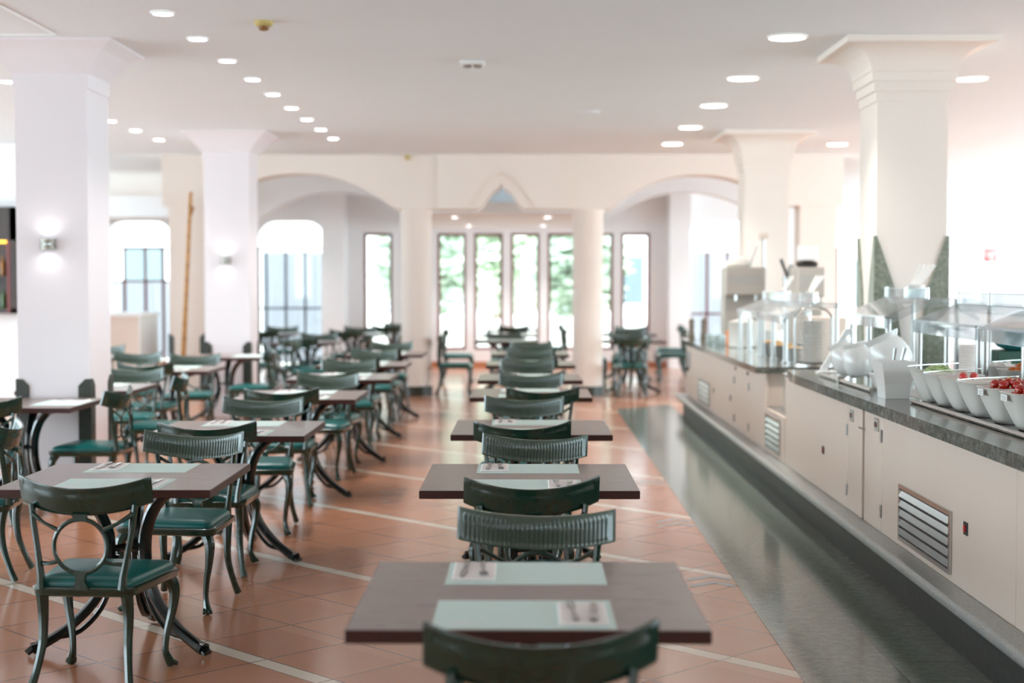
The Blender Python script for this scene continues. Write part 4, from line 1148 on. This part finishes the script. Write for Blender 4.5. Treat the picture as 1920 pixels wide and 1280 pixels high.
# machines
def machine(x0, x1, y0, y1, h, label, dark_bowl):
    t = thing('drink_machine', label, 'machine', ((x0+x1)/2, y0, HT2)); w = (x1-x0)/2
    b = MB(); b.rbox(-w, w, .08, y1-y0, 0, h, .008); b.build('body', 'grey_machine', t)
    b = MB(); b.rbox(-w, w, -.06, .08, h-.30, h, .008); b.build('head', 'grey_machine', t)
    b = MB(); b.box(-w+.01, w-.01, -.06, .08, 0, .03); b.build('drip_tray', 'black', t)
    for s in (-1, 1):
        b = MB(); b.tube([(s*w*.5, -.02, h-.30), (s*w*.5, -.02, h-.36)], .012, 8); b.build('spout', 'steel', t, True)
    b = MB(); b.box(-w+.03, w-.03, -.062, -.060, h-.2, h-.08); b.build('control_panel', 'steel_grey', t)
    if dark_bowl:
        b = MB(); b.lathe([(w*.72, h), (w*.85, h+.035), (w*.7, h+.06), (w*.3, h+.07)], 24, (0, .2)); b.build('lid', 'dark', t, True)
        b = MB(); b.rbox(-w*.62, w*.62, .08, .32, h+.07, h+.22, .01); b.build('hopper', 'white_plastic', t)
    else:
        b = MB(); b.lathe([(w*.6, h), (w*.72, h+.03), (w*.55, h+.09), (w*.1, h+.11)], 24, (-.04, .18)); b.build('hopper', 'bowlwhite', t, True)
        b = MB(); b.tube([(w*.92, .0, 0), (w*.92, .0, h+.30)], .016, 8); b.build('pole', 'brushed', t, True)
        b = MB(); b.rbox(w*.92-.05, w*.92+.05, -.03, .03, h+.30, h+.37, .006); b.build('pole_head', 'panel', t)
        b = MB(); b.tube([(w*.2, .02, h), (w*.62, .02, h+.22)], .010, 8); b.build('lever', 'steel', t, True)
machine(2.17, 2.60, 16.40, 16.8, .82, 'grey drinks machine with a steel pole, left of the two on the buffet', False)
machine(2.74, 3.01, 15.25, 15.7, .81, 'grey drinks machine with dark lid and white hopper, right of the two', True)
t = thing('tap_tower', 'steel beer-style tap tower between the two drinks machines', 'tap', (2.80, 16.15, HT2))
b = MB(); b.tube([(0, 0, 0), (0, 0, .72)], .05, 14); b.build('column_body', 'brushed', t, True)
b = MB(); b.tube([(0, -.05, .68), (-.09, -.10, .90)], [.012, .018], 8); b.build('lever', 'dark', t, True)
b = MB(); b.tube([(0, 0, .70), (.04, -.05, .84)], [.05, .03], 12); b.build('neck', 'brushed', t, True)
t = tag(MB().rbox(-.16, .16, -.15, .15, 0, .36, .01).build('bread_bin', 'panel', None, False, (2.64, 13.3, HT2+.001)), 'beige bin behind the serving pans', 'bin')

# ------------------------------------------------------------------ outside
b = MB(); b.box(-60, 60, YB+.35, 80, -.25, -.15); struct(b.build('ground_outside', 'paving'), 'pale paving outside')
def house(x0, x1, y, h, wins, label):
    t = thing('house', label, 'building', ((x0+x1)/2, y, -.15)); w = (x1-x0)/2
    b = MB(); b.box(-w, w, 0, 4, 0, h); b.build('wall', 'stucco', t)
    b = MB(); b.box(-w-.2, w+.2, -.2, 4.2, h, h+.2); b.build('roof', 'stucco', t)
    for (u, z0, ww, hh) in wins:
        b = MB(); b.box(u-ww/2, u+ww/2, -.04, .02, z0, z0+hh); p = b.build('window_frame', 'stucco', t)
        b = MB(); b.box(u-ww/2+.06, u+ww/2-.06, -.05, -.04, z0+.06, z0+hh-.06); b.build('pane', 'housepane', p)
house(-16, -4.2, 42, 3.4, [(-3.2, .1, 1.0, 2.3), (-.5, 1.65, 1.3, 1.1), (2, .1, 1.1, 2.3), (4.6, .9, 1.0, 1.5)], 'white house with grey windows outside, left of the trees')
house(2.0, 13, 44, 3.4, [(-4.5, 1.0, 1.0, 1.5), (-3.1, .1, 1.0, 2.4), (-.5, .9, 1.2, 1.5), (2.2, .9, 1.2, 1.5)], 'white house with grey windows outside, right of the trees')
b = MB(); b.box(-3.2, 3.4, 31.0, 31.25, -.15, .80); tag(b.build('garden_wall', 'stucco'), 'low white garden wall outside the tall windows', 'wall')
def tree(x, y, h, r, mat, label, n=2200):
    t = thing('tree', label, 'tree', (x, y, -.15))
    b = MB(); b.tube(sm([(0, 0, 0), (.06, .02, h*.25), (-.05, .05, h*.5), (.02, 0, h*.75)], 4), [.13-.004*k for k in range(13)], 8)
    for k in range(5):
        a = 2*pi*k/5; b.tube([(0, 0, h*.45), (r*.5*cos(a), r*.5*sin(a), h*.72)], [.06, .02], 6)
    b.build('trunk', 'bark', t, True)
    b = MB(); vs = []
    for k in range(n):
        u = random.gauss(0, 1), random.gauss(0, 1), random.gauss(0, 1); L = sqrt(sum(q*q for q in u)) or 1
        rr = r*random.uniform(.25, 1.0)
        c = Vector((u[0]/L*rr, u[1]/L*rr, h*.60+u[2]/L*rr*1.15))
        s = random.uniform(.12, .24)
        xf = Matrix.Translation(c) @ Matrix.Rotation(random.uniform(0, 6.3), 4, 'Z') @ Matrix.Rotation(random.uniform(-1.2, 1.2), 4, 'X')
        b.add([(-s, 0, 0), (0, -s*.45, .02), (s, 0, 0), (0, s*.45, .02)], [(0, 1, 2, 3)], 0, xf)
    b.build('crown', mat, t)
tree(-2.3, 33.5, 3.6, 1.15, 'leaf', 'leafy tree outside, behind the left round column')
tree(-.5, 38.0, 4.2, 1.6, 'leaf_pale', 'pale leafy tree outside, behind the middle tall windows', 2600)
tree(1.2, 33.6, 3.4, 1.1, 'leaf', 'leafy tree outside, left of the right round column')
tree(-1.0, 50, 5.4, 2.2, 'leaf', 'tallest leafy tree outside, farthest behind the middle windows', 2600)

# ------------------------------------------------------------------ daylight
W = bpy.data.worlds.new('sky'); SC.world = W; W.use_nodes = True
bg = W.node_tree.nodes['Background']; nt = W.node_tree
tc = nt.nodes.new('ShaderNodeTexCoord'); dp = nt.nodes.new('ShaderNodeVectorMath'); dp.operation = 'DOT_PRODUCT'
nt.links.new(tc.outputs['Generated'], dp.inputs[0]); dp.inputs[1].default_value = Vector((.80, -.50, .40)).normalized()
mx = nt.nodes.new('ShaderNodeMath'); mx.operation = 'MAXIMUM'; nt.links.new(dp.outputs['Value'], mx.inputs[0]); mx.inputs[1].default_value = 0
ma = nt.nodes.new('ShaderNodeMath'); ma.operation = 'MULTIPLY_ADD'; nt.links.new(mx.outputs[0], ma.inputs[0]); ma.inputs[1].default_value = 5.0; ma.inputs[2].default_value = 2.2
dp2 = nt.nodes.new('ShaderNodeVectorMath'); dp2.operation = 'DOT_PRODUCT'; nt.links.new(tc.outputs['Generated'], dp2.inputs[0]); dp2.inputs[1].default_value = Vector((-1, -.35, .25)).normalized()
mx2 = nt.nodes.new('ShaderNodeMath'); mx2.operation = 'MAXIMUM'; nt.links.new(dp2.outputs['Value'], mx2.inputs[0]); mx2.inputs[1].default_value = 0
ma2 = nt.nodes.new('ShaderNodeMath'); ma2.operation = 'MULTIPLY_ADD'; nt.links.new(mx2.outputs[0], ma2.inputs[0]); ma2.inputs[1].default_value = 4.2; nt.links.new(ma.outputs[0], ma2.inputs[2])
bg.inputs[0].default_value = (.72, .91, 1.0, 1); nt.links.new(ma2.outputs[0], bg.inputs[1])
SL = bpy.data.lights.new('sun', 'SUN'); SL.energy = 4.0; SL.angle = radians(1.5); SL.color = (1, .97, .92)
so = bpy.data.objects.new('sun', SL); COL.objects.link(so); so.rotation_euler = (radians(38), 0, radians(32)); so.location = (10, -10, 20)
def portal(loc, rot, sx, sy):
    L = bpy.data.lights.new('daylight_portal', 'AREA'); L.shape = 'RECTANGLE'; L.size = sx; L.size_y = sy; L.cycles.is_portal = True
    o = bpy.data.objects.new('daylight_portal', L); COL.objects.link(o); o.location = loc; o.rotation_euler = rot
portal((XR+.22, 13.8, 1.68), (0, pi/2, 0), 2.9, 27.4)          # right windows, faces -X
portal((XL-.22, 11.9, 1.68), (0, -pi/2, 0), 2.9, 23.6)
portal((-8.2, YF-.22, 1.75), (pi/2, 0, 0), 2.0, 1.7); portal((8.2, YF-.22, 1.75), (pi/2, 0, 0), 2.0, 1.7)                    # behind the viewer, faces +Y
portal((-.34, YB+.03, 1.39), (-pi/2, 0, 0), 5.4, 2.2)
for x0, x1, z0, z1 in arches: portal(((x0+x1)/2, YB+.03, (z0+z1)/2), (-pi/2, 0, 0), x1-x0, z1-z0)

# ------------------------------------------------------------------ camera
cam = bpy.data.cameras.new('camera'); co = bpy.data.objects.new('camera', cam); COL.objects.link(co)
F = 2830.0
cam.sensor_width = 36; cam.lens = F/1920*36; cam.clip_start = .05; cam.clip_end = 300
pitch = math.atan(115/F); yaw = math.atan(25/F)
co.location = (0, 0, 1.60); co.rotation_euler = (pi/2-pitch, 0, yaw)
cam.dof.use_dof = True; cam.dof.focus_distance = 6.6; cam.dof.aperture_fstop = 1.7
SC.camera = co
SC.view_settings.view_transform = 'Standard'; SC.view_settings.look = 'None'
SC.view_settings.gamma = 1; SC.view_settings.use_curve_mapping = False; SC.view_settings.exposure = 0.60
cy = SC.cycles
cy.max_bounces = 10; cy.diffuse_bounces = 6; cy.glossy_bounces = 4; cy.transmission_bounces = 6; cy.transparent_max_bounces = 24
cy.caustics_reflective = False; cy.caustics_refractive = False; cy.sample_clamp_indirect = 8; cy.use_denoising = True
